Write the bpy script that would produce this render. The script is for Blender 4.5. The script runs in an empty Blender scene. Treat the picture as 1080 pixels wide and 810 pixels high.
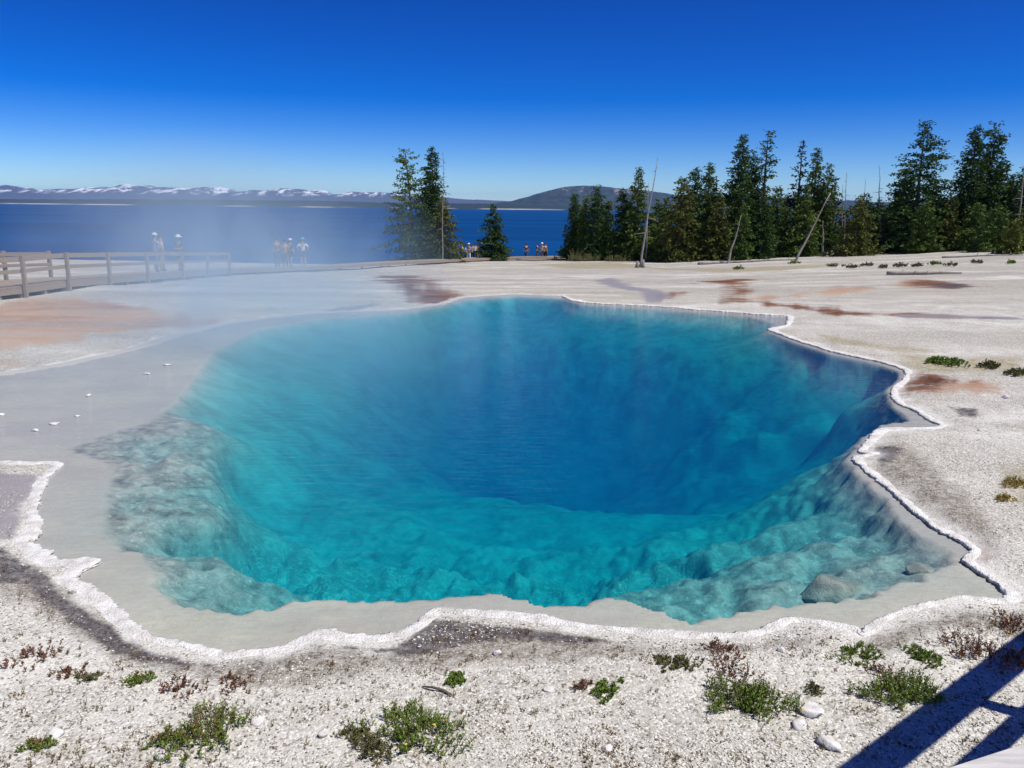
import bpy, bmesh, math, random
import numpy as np
from mathutils import Matrix, Vector

random.seed(4)
rng = np.random.default_rng(7)
S = bpy.context.scene
COL = S.collection
R = math.radians
EYE = 2.65
LAKE_Z = -3.6

# ------------------------------------------------------------------ camera
cam_data = bpy.data.cameras.new('camera')
cam = bpy.data.objects.new('camera', cam_data)
COL.objects.link(cam)
cam_data.sensor_width = 36.0
cam_data.lens = 36.0 * 848 / 1080
cam_data.clip_start = 0.05
cam_data.clip_end = 60000
CM = Matrix.Rotation(R(90 - 12.29), 3, 'X') @ Matrix.Rotation(R(0.65), 3, 'Z')
cam.matrix_world = Matrix.Translation((0, 0, EYE)) @ CM.to_4x4()
S.camera = cam


def ray(px, py):
    return CM @ Vector(((px - 540) / 848, (405 - py) / 848, -1.0))


def at(px, py, D):
    """world point on the sight line of a photo pixel at the distance D ahead"""
    d = ray(px, py)
    t = D / d.y
    return Vector((d.x * t, D, EYE + d.z * t))


# ------------------------------------------------------------------ terrain base
SU = np.array([-.9, -.7, -.2, -.05, .19, .42, .61, .9])
SS = np.array([-.05, -.05, -.055, -.045, -.039, -.018, .003, .01])


def zb(x, y):
    x = np.asarray(x, float); y = np.asarray(y, float)
    u = x / np.maximum(y, 1.0)
    s = np.interp(u, SU, SS)
    t = np.sqrt((y - 25) ** 2 + 9) / 2 + (y - 25) / 2
    z = 0.05 + s * (np.minimum(t, 300) - .08)
    z = z - .06 * np.maximum(y - 84, 0)
    return np.maximum(z, -9.0)


def G(px, py):
    d = ray(px, py)
    lo, hi = 0.5, 95.0
    f = lambda t: EYE + d.z * t - float(zb(d.x * t, d.y * t))
    t = lo
    while t < hi and f(t) > 0:
        t *= 1.02
    a, b = t / 1.02, t
    for _ in range(30):
        m = (a + b) / 2
        if f(m) > 0: a = m
        else: b = m
    return Vector((d.x * b, d.y * b, EYE + d.z * b))


def W0(px, py):
    d = ray(px, py)
    t = -EYE / d.z
    return (d.x * t, d.y * t)


# ------------------------------------------------------------------ numpy noise
def _hash(ix, iy, seed):
    h = (ix.astype(np.int64) * 374761393 + iy.astype(np.int64) * 668265263 + seed * 974711) & 0x7fffffff
    h = ((h ^ (h >> 13)) * 1274126177) & 0x7fffffff
    return ((h ^ (h >> 16)) & 0xffff) / 65535.0


def pn(x, y, seed=0):
    ix = np.floor(x); iy = np.floor(y)
    fx = x - ix; fy = y - iy
    def g(a, b, dx, dy):
        an = _hash(ix + a, iy + b, seed) * 2 * np.pi
        return np.cos(an) * dx + np.sin(an) * dy
    u = fx * fx * fx * (fx * (fx * 6 - 15) + 10); v = fy * fy * fy * (fy * (fy * 6 - 15) + 10)
    n0 = g(0, 0, fx, fy) * (1 - u) + g(1, 0, fx - 1, fy) * u
    n1 = g(0, 1, fx, fy - 1) * (1 - u) + g(1, 1, fx - 1, fy - 1) * u
    return (n0 * (1 - v) + n1 * v) * 1.4


def fbm(x, y, seed=0, o=4, ga=.5):
    r = 0; a = 1; n = 0
    for i in range(o):
        r = r + a * pn(x * 2 ** i, y * 2 ** i, seed + i * 17); n += a; a *= ga
    return r / n


def sstep(a, b, x):
    t = np.clip((x - a) / (b - a), 0, 1)
    return t * t * (3 - 2 * t)


def sdf(poly, X, Y):
    """signed distance, positive inside"""
    P = np.array(poly, float)
    d2 = np.full(X.shape, 1e18); ins = np.zeros(X.shape, bool)
    for i in range(len(P)):
        ax, ay = P[i]; bx, by = P[(i + 1) % len(P)]
        ex, ey = bx - ax, by - ay
        wx, wy = X - ax, Y - ay
        t = np.clip((wx * ex + wy * ey) / (ex * ex + ey * ey + 1e-12), 0, 1)
        d2 = np.minimum(d2, (wx - t * ex) ** 2 + (wy - t * ey) ** 2)
        c = (ay > Y) != (by > Y)
        if abs(ey) > 1e-12:
            ins ^= c & (X < ex * (Y - ay) / ey + ax)
    return np.where(ins, 1, -1) * np.sqrt(d2)


def resample(pts, step):
    P = [Vector(p) for p in pts]
    out = []
    n = len(P)
    for i in range(n - 1):
        p0, p1, p2, p3 = P[max(i - 1, 0)], P[i], P[i + 1], P[min(i + 2, n - 1)]
        k = max(2, int((p2 - p1).length / step))
        for j in range(k):
            t = j / k
            # centripetal-ish: blend of linear and Catmull-Rom keeps corners
            cr = .5 * ((2 * p1) + (p2 - p0) * t + (2 * p0 - 5 * p1 + 4 * p2 - p3) * t * t + (3 * p1 - p0 - 3 * p2 + p3) * t ** 3)
            out.append(p1.lerp(p2, t).lerp(cr, .6))
    out.append(P[-1])
    return out


# ------------------------------------------------------------------ object helpers
def tag(o, label=None, cat=None, group=None, kind=None):
    if label: o['label'] = label
    if cat: o['category'] = cat
    if group: o['group'] = group
    if kind: o['kind'] = kind
    return o


def empty(name, loc, rz=0.0):
    o = bpy.data.objects.new(name, None)
    COL.objects.link(o)
    o.location = loc; o.rotation_euler = (0, 0, rz)
    return o


def link(name, me, mat=None, parent=None, loc=None):
    o = bpy.data.objects.new(name, me)
    COL.objects.link(o)
    if mat: me.materials.append(mat)
    if parent: o.parent = parent
    if loc is not None: o.location = loc
    return o


def mesh_np(name, V, F, smooth=False):
    """V (n,3), F (m,3|4)"""
    me = bpy.data.meshes.new(name)
    V = np.asarray(V, np.float32); F = np.asarray(F, np.int32)
    me.vertices.add(len(V)); me.vertices.foreach_set('co', V.ravel())
    k = F.shape[1]
    me.loops.add(F.size); me.loops.foreach_set('vertex_index', F.ravel())
    me.polygons.add(len(F))
    me.polygons.foreach_set('loop_start', np.arange(len(F), dtype=np.int32) * k)
    if smooth: me.polygons.foreach_set('use_smooth', np.ones(len(F), bool))
    me.update(calc_edges=True)
    return me


def bm_mesh(name, bm, smooth=False):
    me = bpy.data.meshes.new(name)
    bmesh.ops.recalc_face_normals(bm, faces=bm.faces)
    bm.to_mesh(me); bm.free()
    if smooth:
        for p in me.polygons: p.use_smooth = True
    return me


def fattr(me, name, arr):
    a = me.attributes.new(name, 'FLOAT', 'POINT')
    a.data.foreach_set('value', np.asarray(arr, np.float32))


def bar(bm, a, b, w, h, up=Vector((0, 0, 1)), bevel=0.0):
    """box running from a to b, w wide, h high, centred on the line"""
    a = Vector(a); b = Vector(b)
    d = (b - a); L = d.length; d.normalize()
    s = d.cross(up)
    if s.length < 1e-4: s = Vector((1, 0, 0))
    s.normalize(); u = s.cross(d).normalized()
    vs = []
    for e in (a, b):
        for i, j in ((-1, -1), (1, -1), (1, 1), (-1, 1)):
            vs.append(bm.verts.new(e + s * (w / 2 * i) + u * (h / 2 * j)))
    fs = [(0, 1, 2, 3), (7, 6, 5, 4), (0, 4, 5, 1), (1, 5, 6, 2), (2, 6, 7, 3), (3, 7, 4, 0)]
    F = [bm.faces.new([vs[k] for k in f]) for f in fs]
    if bevel:
        ed = {e for f in F for e in f.edges}
        bmesh.ops.bevel(bm, geom=list(ed), offset=bevel, segments=1, affect='EDGES')


def tube(pts, rad, n=8, cap=True):
    """tapered tube through pts; returns V,F lists (quads; caps as degenerate fans avoided)"""
    P = [Vector(p) for p in pts]
    V = []; F = []
    for i, p in enumerate(P):
        d = (P[min(i + 1, len(P) - 1)] - P[max(i - 1, 0)]).normalized()
        s = d.cross(Vector((0, 1, 0.13))).normalized(); u = s.cross(d)
        for k in range(n):
            a = 2 * math.pi * k / n
            V.append(p + (s * math.cos(a) + u * math.sin(a)) * rad[i])
    for i in range(len(P) - 1):
        for k in range(n):
            k2 = (k + 1) % n
            F.append((i * n + k, i * n + k2, (i + 1) * n + k2, (i + 1) * n + k))
    m = len(P) - 1
    V.append(P[0]); V.append(P[-1])
    c0, c1 = len(V) - 2, len(V) - 1
    if cap:
        for k in range(0, n, 2):
            F.append((c0, (k + 2) % n, k + 1, k)); F.append((c1, m * n + k, m * n + k + 1, m * n + (k + 2) % n))
    return [tuple(v) for v in V], F


# ------------------------------------------------------------------ materials
class NT:
    def __init__(s, name):
        s.m = bpy.data.materials.new(name); s.m.use_nodes = True
        s.t = s.m.node_tree; s.t.nodes.clear()
        s.out = s.t.nodes.new('ShaderNodeOutputMaterial')
        s._co = None

    def n(s, typ, **kw):
        nd = s.t.nodes.new('ShaderNode' + typ)
        for k, v in kw.items(): setattr(nd, k, v)
        return nd

    def l(s, a, b): s.t.links.new(a, b)

    def put(s, sock, v):
        if hasattr(v, 'is_output') or isinstance(v, bpy.types.NodeSocket): s.l(v, sock)
        elif isinstance(v, (tuple, list)) and len(v) == 3 and sock.type == 'RGBA': sock.default_value = (*v, 1)
        else: sock.default_value = v

    def co(s, which='Object'):
        if s._co is None: s._co = s.n('TexCoord')
        return s._co.outputs[which]

    def mapping(s, vec, scale=(1, 1, 1), rot=(0, 0, 0), loc=(0, 0, 0)):
        m = s.n('Mapping'); s.l(vec, m.inputs['Vector'])
        m.inputs['Scale'].default_value = scale; m.inputs['Rotation'].default_value = rot; m.inputs['Location'].default_value = loc
        return m.outputs[0]

    def noise(s, scale, detail=4, rough=.55, vec=None, dist=0.0):
        n = s.n('TexNoise'); s.l(vec or s.co(), n.inputs['Vector'])
        n.inputs['Scale'].default_value = scale; n.inputs['Detail'].default_value = detail
        n.inputs['Roughness'].default_value = rough; n.inputs['Distortion'].default_value = dist
        return n.outputs['Fac']

    def voro(s, scale, feature='F1', out='Distance', vec=None, rand=1.0):
        n = s.n('TexVoronoi', feature=feature); s.l(vec or s.co(), n.inputs['Vector'])
        n.inputs['Scale'].default_value = scale; n.inputs['Randomness'].default_value = rand
        return n.outputs[out]

    def ramp(s, fac, stops):
        r = s.n('ValToRGB'); s.l(fac, r.inputs[0]); e = r.color_ramp.elements
        while len(e) < len(stops): e.new(.5)
        for el, (p, c) in zip(e, stops):
            el.position = p; el.color = (c, c, c, 1) if isinstance(c, (int, float)) else (*c, 1)
        return r.outputs[0]

    def mix(s, f, a, b, mode='MIX'):
        m = s.n('Mix', data_type='RGBA', blend_type=mode)
        s.put(m.inputs[0], f); s.put(m.inputs[6], a); s.put(m.inputs[7], b)
        return m.outputs[2]

    def math(s, op, a, b=None, clamp=False):
        m = s.n('Math', operation=op, use_clamp=clamp); s.put(m.inputs[0], a)
        if b is not None: s.put(m.inputs[1], b)
        return m.outputs[0]

    def attr(s, name):
        return s.n('Attribute', attribute_name=name).outputs['Fac']

    def bump(s, h, strength=.5, dist=.02, prev=None):
        b = s.n('Bump'); s.l(h, b.inputs['Height']); b.inputs['Strength'].default_value = strength; b.inputs['Distance'].default_value = dist
        if prev is not None: s.l(prev, b.inputs['Normal'])
        return b.outputs[0]

    def pbr(s, col, rough=.8, spec=.3, normal=None, **kw):
        p = s.n('BsdfPrincipled')
        s.put(p.inputs['Base Color'], col); s.put(p.inputs['Roughness'], rough); s.put(p.inputs['Specular IOR Level'], spec)
        if normal is not None: s.l(normal, p.inputs['Normal'])
        for k, v in kw.items(): s.put(p.inputs[k.replace('_', ' ')], v)
        s.l(p.outputs[0], s.out.inputs['Surface'])
        return p


def simple(name, col, rough=.8, var=.15, scale=6, spec=.25):
    m = NT(name)
    f = m.noise(scale, 3)
    c = m.mix(m.ramp(f, [(.3, 0.0), (.7, 1.0)]), tuple(x * (1 - var) for x in col), tuple(min(1, x * (1 + var)) for x in col))
    m.pbr(c, rough, spec, m.bump(m.noise(scale * 4, 2), .2, .005))
    return m.m


# ------------------------------------------------------------------ outlines (traced in the photo, put on the ground)
RIM_PX = [(592, 312), (600, 315.5), (615, 319), (645, 321), (690, 323), (740, 327), (790, 331), (833, 334), (830, 344), (814, 348), (835, 357), (875, 370),
          (930, 382), (957, 391), (955, 401), (943, 412), (944, 420), (951, 427), (966, 433), (985, 445), (996, 449), (985, 452.5), (933, 454), (922, 463),
          (908, 477), (924, 479), (903, 484), (912, 494), (930, 508), (945, 521), (958, 533), (972, 545), (985, 556), (1012, 569), (1029, 582),
          (1020, 592), (1031, 601), (1055, 616), (1068, 631), (1060, 636), (1016, 632), (985, 638), (955, 645), (930, 655), (910, 671), (900, 664),
          (865, 658), (832, 655), (812, 664), (790, 671), (755, 672), (720, 671), (660, 666), (615, 662), (580, 656), (540, 651), (500, 648),
          (462, 645), (444, 660), (425, 671), (400, 676), (360, 674), (337, 670), (318, 679), (300, 687), (265, 690), (240, 693), (222, 689),
          (204, 684), (176, 679), (150, 672), (135, 662), (120, 650), (108, 637), (92, 627), (82, 619), (68, 613), (80, 603), (97, 594), (76, 595), (56, 596),
          (41, 589), (31, 580), (20, 573), (34, 564), (36, 553), (33, 541), (36, 530), (39, 521), (46, 506), (61, 491), (50, 489), (34, 490),
          (10, 489), (-20, 488), (-70, 487)]
LEFT_PX = [(-200, 480), (-240, 440), (-120, 402), (0, 393), (60, 384), (130, 369), (180, 353), (235, 340), (330, 329), (420, 326), (462, 320), (484, 313), (540, 310)]
RIM = [W0(*p) for p in RIM_PX]
POOL = RIM + [W0(*p) for p in LEFT_PX]
DEEP_PX = [(66, 474), (112, 490), (113, 508), (106, 530), (106, 560), (118, 579), (146, 580), (156, 592), (158, 612), (176, 632), (205, 636), (240, 643), (275, 640),
           (305, 632), (350, 629), (400, 630), (425, 627), (455, 629), (480, 626), (512, 621), (535, 627), (556, 634), (585, 634), (615, 633), (640, 625), (660, 629), (685, 638),
           (705, 646), (730, 656), (745, 648), (790, 642), (850, 637), (905, 628), (950, 614), (985, 602), (1008, 590), (990, 574), (962, 556), (945, 541), (930, 524), (910, 504), (894, 486), (902, 472), (915, 459),
           (930, 448), (960, 443), (940, 428), (934, 412), (948, 399), (946, 391), (928, 385), (874, 373), (834, 360), (808, 349), (818, 341), (790, 334), (740, 330), (690, 326), (645, 323.6), (612, 321), (597, 316.5), (585, 314), (540, 312), (492, 316), (462, 323), (420, 330),
           (330, 336), (270, 347), (225, 368), (205, 395), (185, 422), (150, 445), (110, 456)]
DEEP = [W0(*p) for p in DEEP_PX]

# ------------------------------------------------------------------ ground sheet
fx = list(np.arange(-8.0, 8.0, .03))
s = .03; x = 8.0; ex = []
while x < 24000:
    ex.append(x); s *= 1.055; x += s
xs = np.array([-v for v in ex[::-1]] + fx + ex)
ys = list(np.arange(-30, -6, 3.0)) + list(np.arange(-6, 2.8, .25))
y = 2.8
while y < 24000:
    ys.append(y)
    y += .02 if y < 4.2 else (.0055 * y if y < 30 else (.012 * y if y < 110 else .08 * y))
ys = np.array(ys)
X, Y = np.meshgrid(xs, ys)
shape = X.shape
X = X.ravel(); Y = Y.ravel()
Z = zb(X, Y)
near = (np.abs(X) < 30) & (Y > 1) & (Y < 40)
Xn, Yn = X[near], Y[near]
wob = .05 * fbm(Xn * 3, Yn * 3, 5, 3) + .03 * pn(Xn * 9, Yn * 9, 9)
dR = sdf(POOL, Xn, Yn)
dD = sdf(DEEP, Xn, Yn) + wob * (.5 + 1.1 * sstep(14, 7, Yn))
# floor depth of the basin (photo pixel, metres)
CP = [(80, 480, .08), (150, 500, .09), (130, 560, .10), (170, 600, .13), (195, 540, .12), (205, 590, .17), (150, 460, .09), (180, 480, .14), (250, 470, .8), (240, 620, .75), (300, 610, .9), (300, 540, 1.0), (300, 430, 1.0), (420, 610, 1.0), (400, 560, 1.1),
      (420, 500, 1.3), (560, 615, 1.05), (520, 580, 1.2), (620, 590, 1.2), (540, 550, 1.4), (640, 550, 1.4), (400, 440, 1.2), (700, 500, 1.4), (520, 460, 1.5), (620, 460, 1.5), (560, 400, 1.4), (460, 390, 1.3), (660, 390, 1.3),
      (700, 610, .85), (740, 570, .95), (750, 625, .30), (810, 620, .20), (830, 590, .24), (780, 580, .5), (920, 605, .12), (950, 595, .12), (900, 575, .20), (860, 560, .36), (880, 545, .7), (850, 520, 1.6), (905, 515, 2.2), (870, 490, 2.2), (830, 500, 1.7), (800, 460, 1.4), (850, 440, 1.2), (890, 430, 1.2),
      (915, 445, .8), (905, 405, 1.6), (865, 390, 1.7), (825, 370, 1.7), (800, 415, 1.2), (760, 380, 1.2), (760, 350, 1.1), (680, 345, 1.1), (600, 340, 1.1), (540, 370, 1.2), (450, 360, 1.1), (350, 370, 1.0), (260, 400, .8), (990, 592, .10), (970, 570, .22), (940, 550, .5)]
num = np.zeros_like(Xn); den = np.zeros_like(Xn)
for px, py, dep in CP:
    dep *= float(np.interp(py, [340, 370, 430, 480, 540, 600], [.55, .75, 1.08, 1.2, 1.05, 1.0]))
    q = ray(px, py); k = (-EYE - dep * sstep(360, 470, py) * .9) / q.z     # where the sight line meets the floor itself
    cx, cy = q.x * k, q.y * k
    sc = .3 + .08 * cy
    w = 1 / (((Xn - cx) ** 2 + (Yn - cy) ** 2) / sc ** 2 + .02) ** 2.3
    num += w * dep; den += w
FL = num / den
HOLE_PX = [(425, 478), (455, 508), (520, 532), (600, 543), (690, 550), (760, 546), (830, 520), (810, 470), (720, 440), (600, 425), (500, 432), (440, 450)]
hp = []
for a, b in HOLE_PX:
    q = ray(a - 45, b - 48); k = (-EYE - 1.2) / q.z; hp.append((q.x * k, q.y * k))
hd = sdf(hp, Xn, Yn) + .35 * fbm(Xn * 1.5, Yn * 1.5, 88, 4)
FL = FL + 1.7 * sstep(-1.1, 2.4, hd)
lump = fbm(Xn * 2.2, Yn * 2.2, 31, 4, .55)
rid = 1 - np.abs(fbm(Xn * 3.1, Yn * 3.1, 43, 3)) * 2.2
lam = .10 + .02 * np.maximum(Yn - 5.5, 0) + .25 * sstep(-1.5, -4, Xn) + .7 * sstep(-2.2, -3.6, Xn) * sstep(7, 9, Yn) + .55 * sstep(2.2, 4.2, Xn) * sstep(6.5, 8.5, Yn)
depth = FL * (1 - np.exp(-np.maximum(dD, 0) / lam))
lumpamt = np.clip(np.maximum(dD, 0) / .3, 0, 1)
dsc = np.clip(FL / .8, .35, 1)
depth = depth * (1 + .2 * lump * lumpamt * sstep(11, 5, Yn)) + lumpamt * dsc * (.15 + .85 * sstep(11, 6, Yn)) * (.09 * lump + .10 * (rid - .5) + .075 * fbm(Xn * 7, Yn * 7, 77, 4, .6))
rockm = sstep(.6, .25, FL) * lumpamt * sstep(13, 9, Yn)
bl1 = 1 - np.abs(fbm(Xn * 1.9 + .3 * lump, Yn * 1.9, 101, 4, .6)) * 2.4
depth = depth - rockm * (.055 * bl1 + .035 * fbm(Xn * 5.5, Yn * 5.5, 103, 4, .65) - .03)
depth = np.where(dD > 0, np.maximum(depth, .012 * lumpamt), 0)
runoff = sstep(6.6, 8.2, Yn)
shelf = (.010 + .016 * sstep(0, .5, dR)) * (1 - .72 * runoff) + .0025 * fbm(Xn * 5, Yn * 5, 3, 3)
shelf = np.maximum(shelf, .002)
zin = -(shelf + depth)
zout = np.minimum(Z[near], 1) + .012 * fbm(Xn * 2.5, Yn * 2.5, 11, 4) + .006 * pn(Xn * 14, Yn * 14, 12)
zout = np.where(Yn < 27, np.maximum(zout * sstep(0, -.35, dR) + .014 * (1 - sstep(0, -.35, dR)), .012), zout)
left_soft = sstep(-2.2, -6.5, Xn - .25 * (Yn - 9)) * sstep(7.6, 9.0, Yn)
bl = sstep(-.06, .06, dR + wob * .3)
bl = bl * (1 - left_soft) + left_soft * sstep(-.9, .9, dR + wob * 4)
Z[near] = zout * (1 - bl) + zin * bl
# far ground roughness
far = ~near
Z[far] += np.where(Y[far] < 130, .06 * fbm(X[far] * .35, Y[far] * .35, 21, 4), 0)
Z[near] += sstep(24, 32, Yn) * .05 * fbm(Xn * .5, Yn * .5, 22, 4)
ny, nx = shape
ii = (np.arange(ny - 1)[:, None] * nx + np.arange(nx - 1)[None, :]).ravel()
FQ = np.stack([ii, ii + 1, ii + nx + 1, ii + nx], 1)
gm = mesh_np('ground', np.stack([X, Y, Z], 1), FQ, True)


def mask(polys, soft, jit=1.0, freq=1.5, seed=50):
    out = np.zeros_like(X)
    for poly in polys:
        P = np.array([G(*p)[:2] for p in poly])
        pad = 3
        sel = (X > P[:, 0].min() - pad) & (X < P[:, 0].max() + pad) & (Y > P[:, 1].min() - pad) & (Y < P[:, 1].max() + pad)
        xx, yy = X[sel], Y[sel]
        sc = np.clip(yy / 8, .5, 4)
        d = sdf(P, xx, yy) + jit * soft * sc * (fbm(xx * freq * .7 / sc, yy * freq * 1.6 / sc, seed, 5, .65) * 2.2 + fbm(xx * .5 / sc, yy * 1.2 / sc, seed + 5, 3) * 1.0)
        out[sel] = np.maximum(out[sel], sstep(-soft * .7, soft, d / sc))
    return out


full = lambda v: (lambda a: (a.__setitem__(near, v), a)[1])(np.zeros_like(X))
fattr(gm, 'bed', full(sstep(-.04, .04, dR)))
fattr(gm, 'deep', full(sstep(-.02, .12, dD)))
fattr(gm, 'cobble_caustic', np.clip(.12 + .88 * sstep(9.5, 5.6, Y), 0, 1))  # near part of the bed: mask for cobble mottling and painted caustics
fattr(gm, 'crust', full(sstep(-.10 - .14 * ((Xn > 1.5) & (Yn > 5.2)), .0, dR + .16 * fbm(Xn * 2.2, Yn * 2.2, 140, 4, .6) * (1 + .08 * Yn)) * (dR < .05)))
fattr(gm, 'rock', full(np.clip(sstep(.75, .3, FL) * sstep(.0, .1, dD), 0, 1)))
fattr(gm, 'orange', mask([
    [(-80, 328), (0, 318), (40, 314), (90, 316), (140, 322), (190, 330), (225, 338), (205, 345), (150, 350), (90, 352), (55, 362), (20, 370), (30, 385), (0, 398), (-80, 410)],
    [(130, 374), (165, 366), (205, 357), (208, 361), (170, 371)],
    [(782, 314), (850, 307), (900, 302), (965, 295.5), (970, 300.5), (900, 308), (850, 314), (800, 319)],
    [(968, 399), (1020, 399), (1070, 405), (1062, 416), (1000, 416), (970, 413)]], .32))
fattr(gm, 'brown', mask([
    [(400, 290), (438, 291), (456, 297), (445, 305), (470, 312), (486, 316), (462, 322), (430, 318), (412, 306)],
    [(676, 312), (700, 309), (745, 304), (730, 299), (757, 303), (740, 311), (712, 317), (690, 321)],
    [(752, 297), (778, 294), (786, 303), (803, 308), (782, 313), (792, 318), (760, 322), (748, 320), (768, 308)],
    [(780, 316), (860, 321), (895, 329), (870, 332), (800, 323)],
    [(840, 323), (880, 327.5), (960, 330.5), (1090, 335), (1090, 339), (960, 335), (870, 332)],
    [(955, 298), (980, 296), (1010, 298), (1040, 302), (1010, 305), (985, 304)],
    [(954, 393), (985, 394), (1032, 402.5), (1000, 408), (985, 413), (956, 412)],
    [(1018, 570), (1050, 575), (1062, 590), (1045, 600), (1028, 590)]], .30))
fattr(gm, 'lavender', mask([
    [(625, 296), (645, 293), (668, 301), (700, 306), (714, 314), (690, 322), (674, 318), (666, 308), (640, 303)],
    [(940, 332), (1000, 331.5), (1090, 335.5), (1090, 338.5), (1000, 335.5), (945, 334.5)],
    [(215, 350), (240, 345), (300, 338), (360, 334), (410, 321), (395, 318), (330, 328), (240, 338)],
    [(-80, 493), (48, 498), (36, 520), (31, 545), (20, 568), (-80, 565)]], .10))
fattr(gm, 'wet', mask([
    [(-80, 572), (0, 574), (26, 582), (55, 604), (66, 622), (100, 648), (145, 680), (190, 692), (240, 698), (200, 704), (140, 694), (70, 652), (20, 618), (-80, 610)],
    [(330, 676), (420, 678), (455, 650), (500, 655), (620, 668), (700, 677), (610, 678), (500, 674), (455, 690), (420, 692)],
    [(1000, 429), (1030, 431), (1034, 438), (1010, 440)], [(912, 470), (928, 466), (948, 474), (930, 492)],
    [(975, 299.5), (1000, 299), (1038, 302.5), (1005, 304.8)]], .09))
fattr(gm, 'gravel', mask([
    [(150, 684), (250, 698), (340, 678), (420, 685), (460, 655), (560, 660), (700, 680), (810, 672), (860, 668), (850, 684), (650, 698), (500, 700), (420, 712), (300, 724), (180, 715), (60, 660), (-40, 620), (-60, 590), (60, 610)],
    [(918, 474), (955, 468), (1010, 510), (1060, 560), (1070, 610), (1035, 580), (990, 552), (950, 524), (915, 494)],
    [(900, 672), (960, 652), (1020, 640), (1100, 640), (1100, 680), (1000, 665), (930, 690)]], .16))
fattr(gm, 'yellow', mask([
    [(1050, 490), (1100, 480), (1100, 545), (1065, 528), (1045, 512)],
    [(950, 374), (1000, 378), (1090, 372), (1090, 392), (1000, 394), (960, 392)],
    [(860, 352), (930, 362), (1000, 372), (940, 372), (880, 362)],
    [(560, 279), (640, 276), (720, 284), (840, 280), (900, 276), (860, 284), (760, 288), (680, 283), (600, 283)]], .14))
fattr(gm, 'farland', np.clip(.5 * sstep(5, 10, Y) + .5 * sstep(16, 32, Y), 0, 1))

m = NT('sinter_ground')
geo = m.n('NewGeometry').outputs['Position']
n1 = m.noise(.35, 6, .6, geo); n2 = m.noise(2.2, 6, .65, geo); n3 = m.noise(14, 5, .7, geo); n4 = m.noise(60, 4, .7, geo)
streak = m.noise(1.0, 5, .58, m.mapping(geo, (.05, .26, 1), (0, 0, .10)), 1.0)
crumb = m.voro(75, 'F1', 'Distance', geo)
crumbc = m.voro(75, 'F1', 'Color', geo)
sep = m.n('SeparateColor'); m.l(crumbc, sep.inputs[0])
base = m.mix(m.ramp(n2, [(.3, 0.0), (.7, 1.0)]), (.50, .485, .43), (.73, .715, .66))
base = m.mix(m.ramp(n1, [(.38, 0.0), (.62, .75)]), base, (.43, .41, .355))
base = m.mix(m.math('MULTIPLY', m.ramp(streak, [(.42, 0.0), (.56, .85)]), m.attr('farland')), base, (.33, .295, .235))
blot = m.noise(1.0, 6, .62, m.mapping(geo, (.22, .75, 1), (0, 0, -.08)), .6)
base = m.mix(m.math('MULTIPLY', m.ramp(blot, [(.47, 0.0), (.58, .7)]), m.attr('farland')), base, (.25, .235, .20))
mott = m.noise(1.0, 6, .62, m.mapping(geo, (.8, 1.1, 1), (0, 0, .4)), .8)
base = m.mix(m.math('MULTIPLY', m.ramp(mott, [(.47, 0.0), (.62, .7)]), m.math('ADD', .25, m.math('MULTIPLY', m.attr('farland'), .75))), base, (.32, .30, .26))
specks = m.math('MULTIPLY', m.ramp(sep.outputs[0], [(.62, 0.0), (.78, 1.0)]), m.ramp(n3, [(.40, .05), (.62, .95)]))
base = m.mix(specks, base, (.17, .14, .11))
base = m.mix(m.ramp(sep.outputs[1], [(.72, 0.0), (.8, .75)]), base, (.76, .745, .70))
mod = m.ramp(n3, [(.3, .55), (.6, 1.0)])
mod2 = m.ramp(n2, [(.3, .45), (.62, 1.0)])
gcol = m.mix(m.ramp(sep.outputs[2], [(.2, 0.0), (.9, 1.0)]), (.085, .07, .055), (.36, .32, .27))
base = m.mix(m.math('MULTIPLY', m.attr('gravel'), m.ramp(n3, [(.35, .35), (.6, .95)])), base, gcol)
edge_n = m.noise(1.0, 7, .66, m.mapping(geo, (.55, 1.5, 1), (0, 0, .05)), .8)


def stain(name, k=1.9, lo=.10, hi=.72):
    v = m.math('ADD', m.attr(name), m.math('MULTIPLY', m.math('SUBTRACT', edge_n, .5), k))
    v = m.math('ADD', v, m.math('MULTIPLY', m.math('SUBTRACT', n3, .5), .7))
    r = m.ramp(v, [(lo, 0.0), (hi, 1.0)])
    return m.math('MULTIPLY', r, m.ramp(m.attr(name), [(.01, 0.0), (.12, 1.0)]))


base = m.mix(m.math('MULTIPLY', m.attr('yellow'), m.math('MULTIPLY', mod2, m.ramp(n3, [(.36, .25), (.6, .95)]))), base, (.27, .225, .10))
base = m.mix(m.math('MULTIPLY', stain('orange'), m.math('MULTIPLY', m.ramp(n2, [(.25, .6), (.55, 1.0)]), m.ramp(blot, [(.40, 1.0), (.60, .6)]))), base, m.mix(m.ramp(streak, [(.36, 0.0), (.62, 1.0)]), (.25, .105, .05), (.46, .29, .18)))
base = m.mix(stain('brown'), base, m.mix(m.ramp(edge_n, [(.38, 0.0), (.62, 1.0)]), (.07, .028, .016), (.24, .105, .055)))
base = m.mix(m.math('MULTIPLY', stain('lavender'), .85), base, m.mix(n3, (.20, .185, .195), (.36, .335, .35)))
base = m.mix(m.math('MULTIPLY', stain('wet'), mod), base, m.mix(sep.outputs[2], (.045, .036, .036), (.15, .125, .115)))
base = m.mix(m.math('MULTIPLY', m.attr('crust'), m.ramp(n3, [(.36, .1), (.6, .85)])), base, (.76, .745, .71))
bedc = m.mix(m.ramp(n2, [(.3, 0.0), (.7, 1.0)]), (.455, .445, .40), (.54, .525, .475))
bedc = m.mix(m.ramp(n1, [(.4, 0.0), (.6, 1.0)]), bedc, (.42, .41, .405))
bedc = m.mix(m.ramp(n4, [(.62, 0.0), (.75, .35)]), bedc, (.26, .24, .22))
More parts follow.
